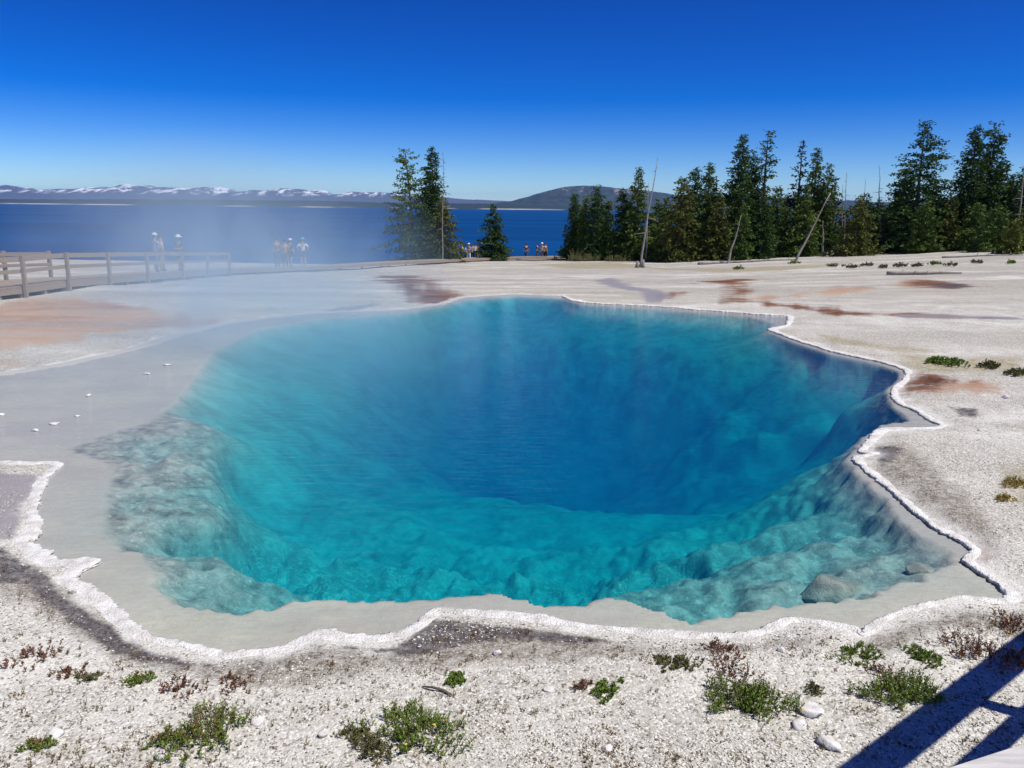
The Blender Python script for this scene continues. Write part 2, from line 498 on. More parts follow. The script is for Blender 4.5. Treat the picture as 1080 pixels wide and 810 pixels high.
cob_caustic = m.voro(5.5, 'F1', 'Distance', m.mapping(geo, (1, 1, .6)))
deepc = m.mix(m.ramp(n2, [(.35, 0.0), (.62, 1.0)]), (.27, .265, .25), (.49, .48, .455))
deepc = m.mix(m.math('MULTIPLY', m.ramp(m.noise(7, 5, .7, geo), [(.40, .8), (.58, 0.0)]), m.attr('cobble_caustic')), deepc, (.24, .24, .23))  # here and next line: cobble mottling, also imitating sun caustics in the colour
deepc = m.mix(m.math('MULTIPLY', m.ramp(cob_caustic, [(.30, 0.0), (.62, .45)]), m.attr('cobble_caustic')), deepc, (.22, .22, .21))
rockc = m.mix(m.ramp(m.noise(5.5, 7, .72, geo), [(.36, 0.0), (.62, 1.0)]), (.12, .12, .122), (.42, .415, .405))
rockc = m.mix(m.ramp(m.noise(21, 4, .7, geo), [(.58, 0.0), (.68, .7)]), rockc, (.66, .65, .61))
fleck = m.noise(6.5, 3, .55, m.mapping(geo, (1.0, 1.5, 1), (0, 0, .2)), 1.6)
deepc = m.mix(m.math('MULTIPLY', m.ramp(fleck, [(.49, 0.0), (.53, .75), (.57, 0.0)]), m.attr('cobble_caustic')), deepc, (.80, .79, .76))  # bright ripple lines of sun caustics painted into the bed colour
deepc = m.mix(m.math('MULTIPLY', m.attr('rock'), .85), deepc, rockc)
wr = m.noise(3.2, 6, .7, m.mapping(geo, (1, 2.2, 1), (0, 0, .3)), 1.2)
bedc = m.mix(m.ramp(wr, [(.46, 0.0), (.5, .3), (.54, 0.0)]), bedc, (.30, .28, .255))
bedc = m.mix(m.ramp(m.noise(.9, 5, .65, m.mapping(geo, (.6, 1.6, 1))), [(.48, 0.0), (.66, .55)]), bedc, (.37, .345, .335))
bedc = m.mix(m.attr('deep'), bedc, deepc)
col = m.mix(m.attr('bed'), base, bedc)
rough = m.math('SUBTRACT', .92, m.math('MULTIPLY', m.math('MAXIMUM', m.attr('wet'), m.attr('lavender')), .5))
hgt = m.math('ADD', m.math('MULTIPLY', n4, .5), m.math('SUBTRACT', 1.0, crumb))
bstr = m.math('SUBTRACT', 1.0, m.math('MULTIPLY', m.attr('bed'), .85))
nb = m.n('Bump'); m.l(hgt, nb.inputs['Height']); m.l(m.math('MULTIPLY', bstr, .45), nb.inputs['Strength']); nb.inputs['Distance'].default_value = .012
nb2 = m.bump(n3, .35, .03, nb.outputs[0])
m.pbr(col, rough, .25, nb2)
ground = tag(link('ground', gm, m.m), 'pale crusty sinter ground sloping down to the lake', kind='structure')

# height lookup on the finished sheet
Zg = Z.reshape(shape)


def zg(x, y):
    i = int(np.clip(np.searchsorted(xs, x) - 1, 0, nx - 2)); j = int(np.clip(np.searchsorted(ys, y) - 1, 0, ny - 2))
    u = (x - xs[i]) / (xs[i + 1] - xs[i]); v = (y - ys[j]) / (ys[j + 1] - ys[j])
    a = Zg[j, i] * (1 - u) + Zg[j, i + 1] * u; b = Zg[j + 1, i] * (1 - u) + Zg[j + 1, i + 1] * u
    return float(a * (1 - v) + b * v)


def on_ground(px, py):
    p = G(px, py)
    return Vector((p.x, p.y, zg(p.x, p.y)))


# ------------------------------------------------------------------ pool water (closed body of water)
bm = bmesh.new()
poly = [(p[0], p[1]) for p in POOL]
top = [bm.verts.new((p[0], p[1], 0)) for p in poly]
bot = [bm.verts.new((p[0], p[1], -8)) for p in poly]
bm.faces.new(top); bm.faces.new(bot[::-1])
for i in range(len(top)):
    j = (i + 1) % len(top)
    bm.faces.new((top[i], bot[i], bot[j], top[j]))
wm = bm_mesh('pool_water', bm)
m = NT('pool_water')
pos = m.n('NewGeometry').outputs['Position']
rip = m.noise(7.5, 4, .6, m.mapping(pos, (.45, 1.3, 1), (0, 0, .12)), .4)
rip2 = m.noise(26, 3, .6, m.mapping(pos, (.6, 1.2, 1), (0, 0, -.2)))
bmp = m.bump(rip2, .25, .012, m.bump(rip, .45, .03))
fr = m.n('Fresnel'); fr.inputs['IOR'].default_value = 1.33; m.l(bmp, fr.inputs['Normal'])
tr = m.n('BsdfTransparent'); gl = m.n('BsdfGlossy'); gl.inputs['Roughness'].default_value = .04; m.l(bmp, gl.inputs['Normal'])
ms = m.n('MixShader'); m.l(fr.outputs[0], ms.inputs[0]); m.l(tr.outputs[0], ms.inputs[1]); m.l(gl.outputs[0], ms.inputs[2])
m.l(ms.outputs[0], m.out.inputs['Surface'])
WS, WA = (.001, .036, .088), (1.3, .16, .09)
va = m.n('VolumeAbsorption'); k = max(WA); va.inputs['Density'].default_value = k; va.inputs['Color'].default_value = (1 - WA[0] / k, 1 - WA[1] / k, 1 - WA[2] / k, 1)
vs = m.n('VolumeScatter'); k = max(WS); vs.inputs['Density'].default_value = k; vs.inputs['Color'].default_value = (WS[0] / k, WS[1] / k, WS[2] / k, 1)
vs.inputs['Anisotropy'].default_value = -.25
ad = m.n('AddShader'); m.l(va.outputs[0], ad.inputs[0]); m.l(vs.outputs[0], ad.inputs[1]); m.l(ad.outputs[0], m.out.inputs['Volume'])
tag(link('pool_water', wm, m.m), 'clear turquoise to deep blue water of the hot spring pool', kind='structure')

# ------------------------------------------------------------------ sinter rim
pts = resample([(p[0], p[1], 0) for p in RIM], .015)
m = NT('white_sinter')
c = m.mix(m.ramp(m.noise(9, 5, .65), [(.35, 0.0), (.6, 1.0)]), (.56, .54, .50), (.82, .81, .78))
c = m.mix(m.ramp(m.noise(2.3, 4, .6), [(.55, 0.0), (.72, .5)]), c, (.50, .44, .40))
c = m.mix(m.ramp(m.noise(38, 5, .75), [(.58, 0.0), (.70, .5)]), c, (.34, .31, .27))
m.pbr(c, .8, .25, m.bump(m.noise(16, 5, .7), .6, .03, m.bump(m.voro(70), .7, .012)))
P = np.array([[p.x, p.y] for p in pts])
n = len(P)
T = np.gradient(P, axis=0)
kern = np.ones(9) / 9
T = np.stack([np.convolve(np.pad(T[:, i], 4, 'edge'), kern, 'valid') for i in (0, 1)], 1)
T /= np.linalg.norm(T, axis=1)[:, None] + 1e-9
N = np.stack([-T[:, 1], T[:, 0]], 1)   # path runs clockwise seen from above: this side is ...
test = sdf(POOL, P[n // 2:n // 2 + 1, 0] + N[n // 2, 0] * .1, P[n // 2:n // 2 + 1, 1] + N[n // 2, 1] * .1)
if test[0] > 0: N = -N                 # N points out of the pool
L = np.concatenate([[0], np.cumsum(np.linalg.norm(np.diff(P, axis=0), axis=1))])
z0 = np.zeros(n)
wid = (.038 + .0052 * P[:, 1]) * np.clip(.85 + 1.3 * fbm(L * .9, z0, 3, 3) + .7 * fbm(L * 4, z0, 6, 4, .65), .25, 2.2) * np.where((P[:, 0] > 1.2), .8, 1)
wid *= np.where((P[:, 0] < -1.9) & (P[:, 1] < 6.5), 1.45, 1)
wid *= sstep(0, .5, L)
hgt = (.006 + .0005 * P[:, 1]) * (1 + .5 * fbm(L * 2, z0, 13, 3)) * sstep(0, .3, L)
scal = .7 * np.abs(fbm(L * 7, z0 + 3, 16, 3, .7)) + .5 * np.abs(pn(L * 19, z0, 19))
prof = [(-.62, -.04), (-.62, -.006), (-.60, .45), (-.42, .86), (-.12, 1.0), (.2, .85), (.55, .5), (.95, .12), (1.3, -1.0)]
V = []
for k_, (o, h) in enumerate(prof):
    off = o * wid * (1 + scal * (1.4 if o < 0 else .8)) * (np.clip(1 + 1.4 * fbm(L * 2.1, z0 + 7, 150, 4, .65), .3, 2.4) if o > 0 else 1) + .022 * fbm(L * 13, z0 + k_ * .6, 23, 3, .7)
    hh = np.where(h > 0, h * hgt * (1 + .45 * fbm(L * 3, z0 + k_ * .9, 29, 5, .6)), h * .06)
    q = P + N * off[:, None]
    V.append(np.stack([q[:, 0], q[:, 1], hh + (.013 if 0 < k_ < 8 else 0)], 1))
V = np.stack(V, 1).reshape(-1, 3)
kk = len(prof)
ii = (np.arange(n - 1)[:, None] * kk + np.arange(kk - 1)[None, :]).ravel()
rm = mesh_np('sinter_rim', V, np.stack([ii, ii + 1, ii + kk + 1, ii + kk], 1), True)
tag(link('sinter_rim', rm, m.m), 'raised scalloped white sinter crust edging the hot pool', kind='structure')

# ------------------------------------------------------------------ lake
lx = np.concatenate([-np.geomspace(20000, 5, 60), np.linspace(-4, 4, 3), np.geomspace(5, 20000, 60)])
ly = np.concatenate([np.linspace(60, 140, 30), np.geomspace(145, 20000, 80)])
LX, LY = np.meshgrid(lx, ly)
ii = (np.arange(len(ly) - 1)[:, None] * len(lx) + np.arange(len(lx) - 1)[None, :]).ravel()
lm = mesh_np('lake', np.stack([LX.ravel(), LY.ravel(), np.full(LX.size, LAKE_Z)], 1), np.stack([ii, ii + 1, ii + len(lx) + 1, ii + len(lx)], 1))
m = NT('lake_water')
pos = m.n('NewGeometry').outputs['Position']
w1 = m.noise(.22, 6, .65, m.mapping(pos, (.35, 1.0, 1)))
w2 = m.noise(.012, 4, .6, m.mapping(pos, (.12, 1.0, 1)))
c = m.mix(m.ramp(w2, [(.4, 0.0), (.62, 1.0)]), (.001, .042, .16), (.002, .062, .22))
df = m.n('BsdfDiffuse'); m.l(c, df.inputs[0]); gy = m.n('BsdfGlossy'); gy.inputs['Roughness'].default_value = .3
nb_ = m.bump(w1, .8, .6); m.l(nb_, df.inputs['Normal']); m.l(nb_, gy.inputs['Normal'])
mx = m.n('MixShader'); mx.inputs[0].default_value = .05; m.l(df.outputs[0], mx.inputs[1]); m.l(gy.outputs[0], mx.inputs[2]); m.l(mx.outputs[0], m.out.inputs['Surface'])
tag(link('lake', lm, m.m), 'deep blue lake reaching to the far shore', kind='structure')

# ------------------------------------------------------------------ far shore, mountains
def ridge(name, D, depth, prof_px, mat, label, seed, rough, kind='structure', base=LAKE_Z - 3, nxs=420, nys=22, yslope=None):
    """a real ridge: crest heights follow the skyline, with relief in front and behind"""
    pxs = np.array([p[0] for p in prof_px], float); pys = np.array([p[1] for p in prof_px], float)
    p0 = at(pxs[0], pys[0], D); p1 = at(pxs[-1], pys[-1], D)
    crest = np.array([at(a, b, D)[:] for a, b in prof_px])
    gx = np.linspace(p0.x, p1.x, nxs)
    v = np.linspace(0, 1, nys)
    gz = np.interp(gx, crest[:, 0], crest[:, 2])
    V = []
    for t in v:
        yy = D + (t - .55) * depth
        f = np.where(t < .55, sstep(0, .55, t) if True else 0, sstep(1.0, .55, t))
        f = f ** .8
        h = base + (gz - base) * f
        nn = fbm(gx * rough[0], np.full_like(gx, yy * rough[0] * 1.2), seed, 6, .6)
        h = h + rough[1] * nn * (f if t != 0 else 0) * (1 if t < .9 else .3)
        V.append(np.stack([gx, np.full_like(gx, yy), h], 1))
    V = np.stack(V).reshape(-1, 3)
    ii = (np.arange(nys - 1)[:, None] * nxs + np.arange(nxs - 1)[None, :]).ravel()
    me = mesh_np(name, V, np.stack([ii, ii + 1, ii + nxs + 1, ii + nxs], 1), True)
    return tag(link(name, me, mat), label, kind=kind)


m = NT('snowy_rock')
pos = m.n('NewGeometry').outputs['Position']
sx = m.n('SeparateXYZ'); m.l(pos, sx.inputs[0])
nz = m.noise(.0055, 6, .72, m.mapping(pos, (1, .3, 1.8)))
snow = m.math('MULTIPLY', m.ramp(nz, [(.50, 0.0), (.56, 1.0)]), m.ramp(m.math('DIVIDE', sx.outputs[2], 400.0), [(.38, 0.0), (.55, 1.0)]))
c = m.mix(snow, m.mix(m.noise(.02, 4), (.05, .065, .085), (.10, .11, .13)), (.85, .87, .9))
m.pbr(c, .9, .1)
snowy = m.m
ridge('mountains', 14000, 3000, [(-420, 200), (-200, 196), (-80, 199), (0, 198), (10, 195.5), (30, 199), (55, 201), (85, 199), (100, 197.5), (115, 198), (128, 196), (137, 193.5), (146, 197), (155, 195.5), (166, 199), (174, 197), (182, 199), (192, 198), (200, 200),
                                 (215, 198), (235, 198), (250, 202), (290, 200), (300, 199), (320, 200), (340, 201), (350, 205), (370, 203), (400, 203), (420, 205), (450, 208), (480, 209), (500, 211), (530, 212), (545, 213), (600, 216), (900, 221)],
      snowy, 'distant bluish mountain range with snow patches across the lake', 5, (.0016, 55), nxs=700, nys=40)

m = NT('wooded_hill')
pos = m.n('NewGeometry').outputs['Position']
c = m.mix(m.ramp(m.noise(.012, 6, .7, pos), [(.4, 0.0), (.6, 1.0)]), (.018, .03, .02), (.05, .065, .045))
sx = m.n('SeparateXYZ'); m.l(pos, sx.inputs[0])
scar = m.math('MULTIPLY', m.ramp(m.noise(.0075, 5, .7, m.mapping(pos, (1.6, .4, .5))), [(.52, 0.0), (.6, 1.0)]), m.ramp(m.math('DIVIDE', sx.outputs[2], 300.0), [(.45, 0.0), (.6, 1.0), (.78, 1.0), (.86, 0.0)]))
c = m.mix(m.math('MULTIPLY', scar, .8), c, (.26, .22, .20))
m.pbr(c, .95, .05)
wooded = m.m
ridge('hill', 8600, 2600, [(470, 220), (500, 218), (520, 215), (540, 212), (560, 207), (575, 202), (590, 198), (605, 196.5), (625, 196), (650, 198), (680, 201), (705, 205), (740, 207), (800, 209), (860, 211), (920, 213), (1000, 216), (1100, 222), (1250, 228)],
      wooded, 'broad flat topped wooded hill beyond the lake', 8, (.003, 26), nxs=420, nys=30)
m = NT('far_forest')
pos = m.n('NewGeometry').outputs['Position']
sx = m.n('SeparateXYZ'); m.l(pos, sx.inputs[0])
c = m.mix(m.noise(.03, 5, .7, pos), (.012, .024, .014), (.045, .06, .035))
c = m.mix(m.math('MULTIPLY', m.ramp(m.math('DIVIDE', m.math('ADD', sx.outputs[2], 4.0), 60.0), [(.0, 1.0), (.10, .9), (.16, 0.0)]), m.ramp(m.noise(.0016, 3, .5, pos), [(.45, 0.0), (.58, 1.0)])), c, (.50, .46, .38))
m.pbr(c, .95, .05)
ridge('far_shore', 7000, 700, [(-600, 204), (-300, 205), (-100, 208.5), (0, 210), (60, 210.5), (120, 210), (200, 210.5), (270, 211), (330, 211.5), (400, 213.5), (440, 214), (480, 214.5), (530, 215), (560, 216), (620, 218), (700, 219), (800, 221), (1000, 224), (1300, 228)],
      m.m, 'low dark forested shore along the far side of the lake', 12, (.02, 7), nxs=900, nys=14)

# ------------------------------------------------------------------ trees
def foliage_mat(name, c0, c1):
    m = NT(name)
    oi = m.n('ObjectInfo')
    f = m.math('ADD', m.math('MULTIPLY', m.attr('tint'), .75), m.math('MULTIPLY', oi.outputs['Random'], .25))
    c = m.mix(f, c0, c1)
    p = m.pbr(c, .7, .15)
    return m.m


FOL = {
    'dark': foliage_mat('dark_needles', (.015, .042, .011), (.085, .145, .032)),
    'green': foliage_mat('green_needles', (.028, .062, .012), (.145, .205, .038)),
    'olive': foliage_mat('olive_needles', (.045, .064, .014), (.17, .18, .04)),
    'grey': foliage_mat('grey_needles', (.030, .034, .022), (.085, .085, .055)),
    'bright': foliage_mat('bright_needles', (.06, .085, .015), (.17, .18, .035)),
}
BARK = simple('bark', (.13, .10, .075), .9, .4, 3)
DEADWOOD = simple('dead_wood', (.27, .245, .215), .85, .3, 4)


def crown_mesh(name, H, W, h0, nw, nbr, seed, droop=.35, top_pow=.85, irregular=.3, spray=.34, dens=1.0, bend=(0, 0), gap=0.0):
    r = np.random.default_rng(seed)
    quads = []; tints = []
    side_bias = r.uniform(0, 2 * np.pi)
    for w in range(nw):
        t = (w + r.uniform(-.3, .3)) / nw
        t = min(max(t, 0), .995)
        z0 = h0 * H + t * (1 - h0) * H
        wl = W * (1 - t) ** top_pow * (1 + irregular * r.normal(0, .55)) + .10
        if t < .12: wl *= .65 + 3 * t
        if r.random() < gap: continue
        for b in range(nbr):
            if r.random() < .12: continue
            z = min(z0 + r.normal(0, .22), H * .985)
            a = r.uniform(0, 2 * np.pi)
            l = max(.12, wl * r.uniform(.55, 1.12) * (1 + .12 * np.cos(a - side_bias)))
            k = max(3, int(l / spray * 3.6 * dens))
            s_ = np.sort(r.uniform(.08, 1, k)) ** .8
            up = .25 * (1 - t) * -1 + .5 * t
            dirv = np.array([np.cos(a), np.sin(a), 0])
            px = bend[0] * (z / H) ** 2; py = bend[1] * (z / H) ** 2
            base = np.array([px, py, z])
            C = base + dirv * (s_ * l)[:, None]
            C[:, 2] += l * ((up + r.normal(0, .16)) * s_ - droop * s_ ** 2 + .18 * s_ ** 3) + r.normal(0, .07, k)
            C[:, :2] += r.normal(0, .07 + .05 * l, (k, 2))
            for rep in range(2):
                d = dirv + r.normal(0, .55, (k, 3)); d[:, 2] -= .15
                d /= np.linalg.norm(d, axis=1)[:, None]
                rnd = r.normal(0, 1, (k, 3)); sd = np.cross(d, rnd); sd /= np.linalg.norm(sd, axis=1)[:, None] + 1e-9
                ln = spray * r.uniform(.6, 1.35, k) * (.65 + .35 * (1 - t)); wd = ln * r.uniform(.13, .27, k)
                q = np.stack([C - d * (ln * .3)[:, None], C + d * (ln * .2)[:, None] + sd * wd[:, None], C + d * (ln * .75)[:, None], C + d * (ln * .25)[:, None] - sd * wd[:, None]], 1)
                quads.append(q)
                tints.append(np.repeat(np.clip(r.uniform(.1, .9) * .5 + r.uniform(0, .5, k), 0, 1), 4))
    Q = np.concatenate(quads).reshape(-1, 3)
    F = np.arange(len(Q)).reshape(-1, 4)
    me = mesh_np(name, Q, F)
    fattr(me, 'tint', np.concatenate(tints))
    return me


def conifer(px, top, D, width_px, kind, label, group, seed, cat='tree', name='conifer', lean=0, **kw):
    b = at(px, 300, D); x = b.x
    z = zg(x, D)
    tp = at(px, top, D)
    H = tp.z - z
    W = width_px / 848 * D / 2 * 1.4
    root = empty(name, (x, D, z - .03))
    tag(root, label, cat, group)
    r = random.Random(seed)
    bend = (lean, r.uniform(-.1, .1))
    pr = dict(h0=.05, nw=max(12, int(H * 4.2)), nbr=7, droop=.45, top_pow=.85, irregular=.3, spray=.27, dens=1.5, gap=0.0)
    pr.update(kw)
    mats = kind
    V, F = tube([(bend[0] * t * t, bend[1] * t * t, H * t * .985) for t in (0, .04, .2, .4, .6, .8, 1)], [H * .019 * q for q in (1.25, 1, .88, .7, .5, .28, .06)], 8)
    link('trunk', mesh_np('trunk', V, F, True), BARK, root)
    link('crown', crown_mesh('crown', H, W, seed=seed, bend=bend, **pr), FOL[mats], root)
    return root


SPARSE = dict(nbr=5, dens=.85, irregular=.55, gap=.18, droop=.25, spray=.30)
SPIRE = dict(nbr=11, top_pow=.6, irregular=.25, droop=.6)
BUSHY = dict(h0=.0, nbr=12, top_pow=1.0, irregular=.2)
TALL = dict(h0=.03, nbr=11, irregular=.3, gap=.03, droop=.4, top_pow=.75)
LONE = dict(h0=.12, nbr=4, irregular=.6, gap=.15, droop=.2, spray=.30, top_pow=.55)
g1 = 'lakeside conifers right of the steam'
conifer(436, 156, 79, 44, 'green', 'tall open pine with bare gaps, leftmost of the lakeside clump', g1, 11, lean=-.6, **LONE)
conifer(457, 153, 79, 27, 'dark', 'tall slim dark spruce in the middle of the lakeside clump', g1, 12, **SPIRE)
conifer(467, 208, 76, 46, 'olive', 'short yellowish olive pine on the right of the lakeside clump', g1, 13, **BUSHY)
conifer(428, 212, 82, 40, 'grey', 'low greyish pine at the misty left foot of the lakeside clump', g1, 14, **SPARSE)
conifer(449, 214, 77, 36, 'dark', 'shadowy short spruce filling the centre of the lakeside clump', g1, 15, **BUSHY)
conifer(520.5, 216, 80, 36, 'dark', 'small neat cone shaped fir standing alone by the lake', None, 16, **dict(BUSHY, top_pow=.9, irregular=.12))
g2 = 'slim spruces behind the white leaning snag'
rows = [(604, 204, 79, 20, 'dark', 'slim dark spruce at the lake end of the row, leftmost', SPIRE),
        (615.5, 206, 78, 17, 'green', 'second slim spruce from the lake end of the row', SPIRE),
        (626, 195, 77, 22, 'dark', 'taller pointed spruce, third from the lake end of the row', SPIRE),
        (639, 212, 79, 18, 'green', 'short slim spruce in the dip of the row', SPIRE),
        (653, 198, 76, 21, 'dark', 'pointed spruce just left of the tallest one in the row', SPIRE),
        (669, 176, 75, 27, 'green', 'tallest slim spruce of the row, beside the leaning white snag', TALL),
        (684, 222, 76, 22, 'green', 'low young spruce seen behind the leaning white snag', BUSHY)]
for i, (a, b, c, d, e, f, k) in enumerate(rows): conifer(a, b, c, d, e, f, g2, 30 + i, **k)
g3 = 'thicket of green pines right of the leaning snag'
rows = [(699, 208, 73, 30, 'green', 'short green pine at the left edge of the thicket', BUSHY),
        (713, 187, 70, 46, 'olive', 'broad olive pine, the widest of the thicket', dict(BUSHY, top_pow=.75)),
        (727, 176, 74, 28, 'dark', 'dark spruce tip rising behind the broad olive pine', SPIRE),
        (741, 171, 71, 34, 'green', 'tallest green pine of the thicket with a thin tip', TALL),
        (753, 200, 69, 30, 'olive', 'lighter olive pine at the right edge of the thicket', BUSHY),
        (762, 208, 74, 22, 'grey', 'greyish thin pine between the thicket and the dark pair', SPARSE)]
for i, (a, b, c, d, e, f, k) in enumerate(rows): conifer(a, b, c, d, e, f, g3, 50 + i, **k)
g4 = 'tall dark spruces in the centre of the wood'
rows = [(774, 140, 70, 40, 'dark', 'tall dark spruce, left of the tall central pair', TALL),
        (785, 158, 72, 30, 'dark', 'dark spruce squeezed between the two tall central ones', TALL),
        (798, 136, 71, 40, 'dark', 'tall spruce with open layered branches, right of the central pair', dict(TALL, gap=.16, nbr=5)),
        (779, 214, 66, 28, 'green', 'small fresh green pine standing before the tall dark pair', BUSHY),
        (799, 205, 67, 34, 'dark', 'bushy dark spruce at the foot of the tall central pair', BUSHY),
        (813, 196, 69, 28, 'green', 'short spruce between the central pair and the bare tipped pine', TALL)]
for i, (a, b, c, d, e, f, k) in enumerate(rows): conifer(a, b, c, d, e, f, g4, 70 + i, **k)
g5 = 'pines around the leaning grey trunk'
rows = [(834, 148, 71, 22, 'grey', 'thin half bare pine with wispy tip behind the leaning trunk', dict(SPARSE, h0=.25)),
        (850, 156, 70, 28, 'green', 'slender green pine right of the half bare one', TALL),
        (842, 195, 68, 44, 'green', 'broad bushy pine just behind the leaning trunk', BUSHY),
        (864, 172, 69, 28, 'green', 'pine with pointed tip above the end of the leaning trunk', TALL),
        (872, 192, 72, 24, 'grey', 'greyish pine right of the leaning trunk', SPARSE),
        (823, 205, 73, 26, 'dark', 'low dark spruce left of the leaning trunk', BUSHY)]
for i, (a, b, c, d, e, f, k) in enumerate(rows): conifer(a, b, c, d, e, f, g5, 90 + i, **k)
g6 = 'conifers on the right hand slope'
rows = [(898, 207, 64, 42, 'olive', 'bushy bright olive pine in the open gap of the wood', BUSHY),
        (904, 203, 70, 16, 'dark', 'thin dark spruce tip behind the bushy olive pine', SPIRE),
        (918, 210, 70, 34, 'dark', 'rounded dark spruce right of the bushy olive pine', BUSHY),
        (927, 222, 66, 22, 'grey', 'grey thin pine left of the biggest spruce', SPARSE),
        (957, 127, 65, 60, 'dark', 'biggest spruce, tall and dark with ragged layered branches', dict(TALL, top_pow=.7, nbr=7)),
        (943, 178, 70, 34, 'dark', 'spruce half hidden behind the left side of the biggest spruce', TALL),
        (967, 212, 62, 34, 'green', 'green pine growing at the foot of the biggest spruce', BUSHY),
        (982, 204, 66, 26, 'green', 'first short pine right of the biggest spruce', BUSHY),
        (992, 203, 63, 28, 'olive', 'second short pine right of the biggest spruce', BUSHY),
        (1010, 131, 64, 26, 'dark', 'tall narrow dark spire shaped spruce, left of the leaning topped one', SPIRE),
        (1029, 129, 65, 32, 'dark', 'tall spruce with a shaggy broken looking top', dict(TALL, top_pow=.45, gap=.1)),
        (1040, 170, 66, 30, 'dark', 'dark spruce just right of the shaggy topped one', TALL),
        (1000, 205, 68, 30, 'dark', 'low dark spruce left of the narrow spire', BUSHY),
        (1054, 183, 65, 30, 'dark', 'dark pointed spruce third from the right edge', TALL),
        (1065, 176, 66, 30, 'dark', 'dark pointed spruce second from the right edge', TALL),
        (1080, 186, 64, 34, 'green', 'spruce cut by the right edge of the photo', TALL),
        (1042, 216, 58, 44, 'green', 'low bushy green pine before the tall right hand spruces', BUSHY),
        (1075, 212, 58, 40, 'green', 'low bushy pine at the right edge of the slope', BUSHY),
        (1021, 214, 61, 34, 'green', 'low green pine below the narrow spire', BUSHY),
        (1062, 231, 54, 20, 'bright', 'small yellow green sapling standing out in front on the slope', dict(BUSHY, spray=.24)),
        (1110, 180, 62, 44, 'dark', 'dark spruce just beyond the right edge of the wood', TALL)]
for i, (a, b, c, d, e, f, k) in enumerate(rows): conifer(a, b, c, d * 1.15, e, f, g6, 120 + i, **k)


g7 = 'back row of the wood'
rows = [(610, 216, 84, 26, 'low back row conifer filling the gap at the lake end of the slim spruces'), (634, 214, 84, 26, 'low back row conifer between the third and fourth slim spruces'), (661, 214, 83, 28, 'low back row conifer left of the tallest slim spruce'),
        (690, 216, 82, 30, 'low back row conifer just right of the leaning white snag'), (722, 205, 82, 32, 'back row conifer behind the broad olive pine'), (747, 204, 82, 30, 'back row conifer behind the right side of the green thicket'),
        (768, 208, 84, 32, 'back row conifer left behind the tall dark central pair'), (790, 205, 84, 32, 'back row conifer right behind the tall dark central pair'), (808, 214, 82, 28, 'back row conifer in the gap before the half bare pine'),
        (856, 204, 80, 34, 'back row conifer behind the leaning grey trunk'), (884, 226, 82, 26, 'lowest back row conifer, below the thin dead spires'), (912, 220, 80, 30, 'back row conifer behind the rounded dark spruce'),
        (936, 212, 80, 32, 'back row conifer left of the biggest spruce'), (974, 206, 78, 32, 'back row conifer just right of the biggest spruce'), (1002, 204, 80, 32, 'back row conifer left of the narrow spire'),
        (1022, 196, 78, 32, 'back row conifer between the two tall right hand spruces'), (1048, 196, 78, 32, 'back row conifer right of the shaggy topped spruce'), (1072, 196, 78, 34, 'back row conifer near the right edge')]
for i, (a, b, c, d, f) in enumerate(rows): conifer(a, b - (6 if a > 680 else 0), c, d * 1.25, 'dark' if i % 3 else 'green', f, g7, 160 + i, **BUSHY)


def snag(bx, D, top, label, group, seed, r0=.11, twigs=14, by=300, base=None, thin=.02):
    b = at(bx, by, D) if base is None else base
    x, yv = b.x, b.y
    z = zg(x, yv)
    tp = at(top[0], top[1], D)
    root = empty('dead_tree', (x, yv, z - .05)); tag(root, label, 'dead tree', group)
    dv = Vector((tp.x - x, 0, tp.z - z))
    r = random.Random(seed)
    pts = []; rad = []
    for t in (0, .03, .12, .3, .5, .7, .85, 1):
        w = Vector((r.uniform(-.05, .05), r.uniform(-.05, .05), 0)) * (1 if 0 < t < 1 else 0)
        curve = Vector((math.sin(t * math.pi) * -.02 * dv.x, 0, 0))
        pts.append(dv * t + w + curve); rad.append(max(thin, r0 * (1.35 if t == 0 else 1.1 - t)))
    V, F = tube(pts, rad, 8)
    VV, FF = list(V), list(F)
    for i in range(twigs):
        t = r.uniform(.3, .97); a = r.uniform(0, 6.28); l = r.uniform(.25, .9) * (1.15 - t) * 1.3
        p = dv * t
        q = p + Vector((math.cos(a) * l, math.sin(a) * l, l * r.uniform(-.4, .2)))
        v, f = tube([p, p.lerp(q, .6) + Vector((0, 0, .05)), q], [.022, .015, .006], 4)
        o = len(VV); VV += v; FF += [tuple(k + o for k in ff) for ff in f]
    link('trunk', mesh_np('trunk', VV, FF, True), DEADWOOD, root)
    return root


gs = 'dead standing trunks among the pines'
snag(674, 56, (694, 163), 'tall white bare snag leaning right, standing on the pale flat', gs, 1, .085, 10)
snag(680, 72, (684, 192), 'thin grey bare snag just behind the tall white leaning one', gs, 2, .07, 8)
snag(467, 74, (467.5, 155), 'thin bare dead spire among the lakeside clump of conifers', gs, 3, .06, 40)
snag(837, 58, (876, 203), 'grey dead trunk leaning far over before the bushy pines', gs, 4, .10, 8, thin=.04)
snag(766, 58, (782, 226), 'short leaning dead stem at the foot of the tall dark pair', gs, 5, .09, 4)
snag(877, 74, (877, 176), 'faint thin dead spire right of the leaning grey trunk', gs, 6, .07, 16)
snag(887, 72, (893, 181), 'slightly tilted thin dead spire above the bushy olive pine', gs, 7, .07, 14)
snag(884, 70, (889, 194), 'shorter dead stem left of the tilted thin spire', gs, 8, .06, 8)
snag(903, 74, (913, 188), 'thin dead stem leaning right above the rounded dark spruce', gs, 9, .06, 5)
snag(925, 66, (927, 173), 'straight bare dead spire left of the biggest spruce', gs, 10, .09, 22)
snag(983, 70, (985, 190), 'faint short dead spire right of the biggest spruce', gs, 11, .06, 8)
snag(1066, 60, (1082, 162), 'dead trunk leaning right at the right end of the wood', gs, 12, .10, 14)
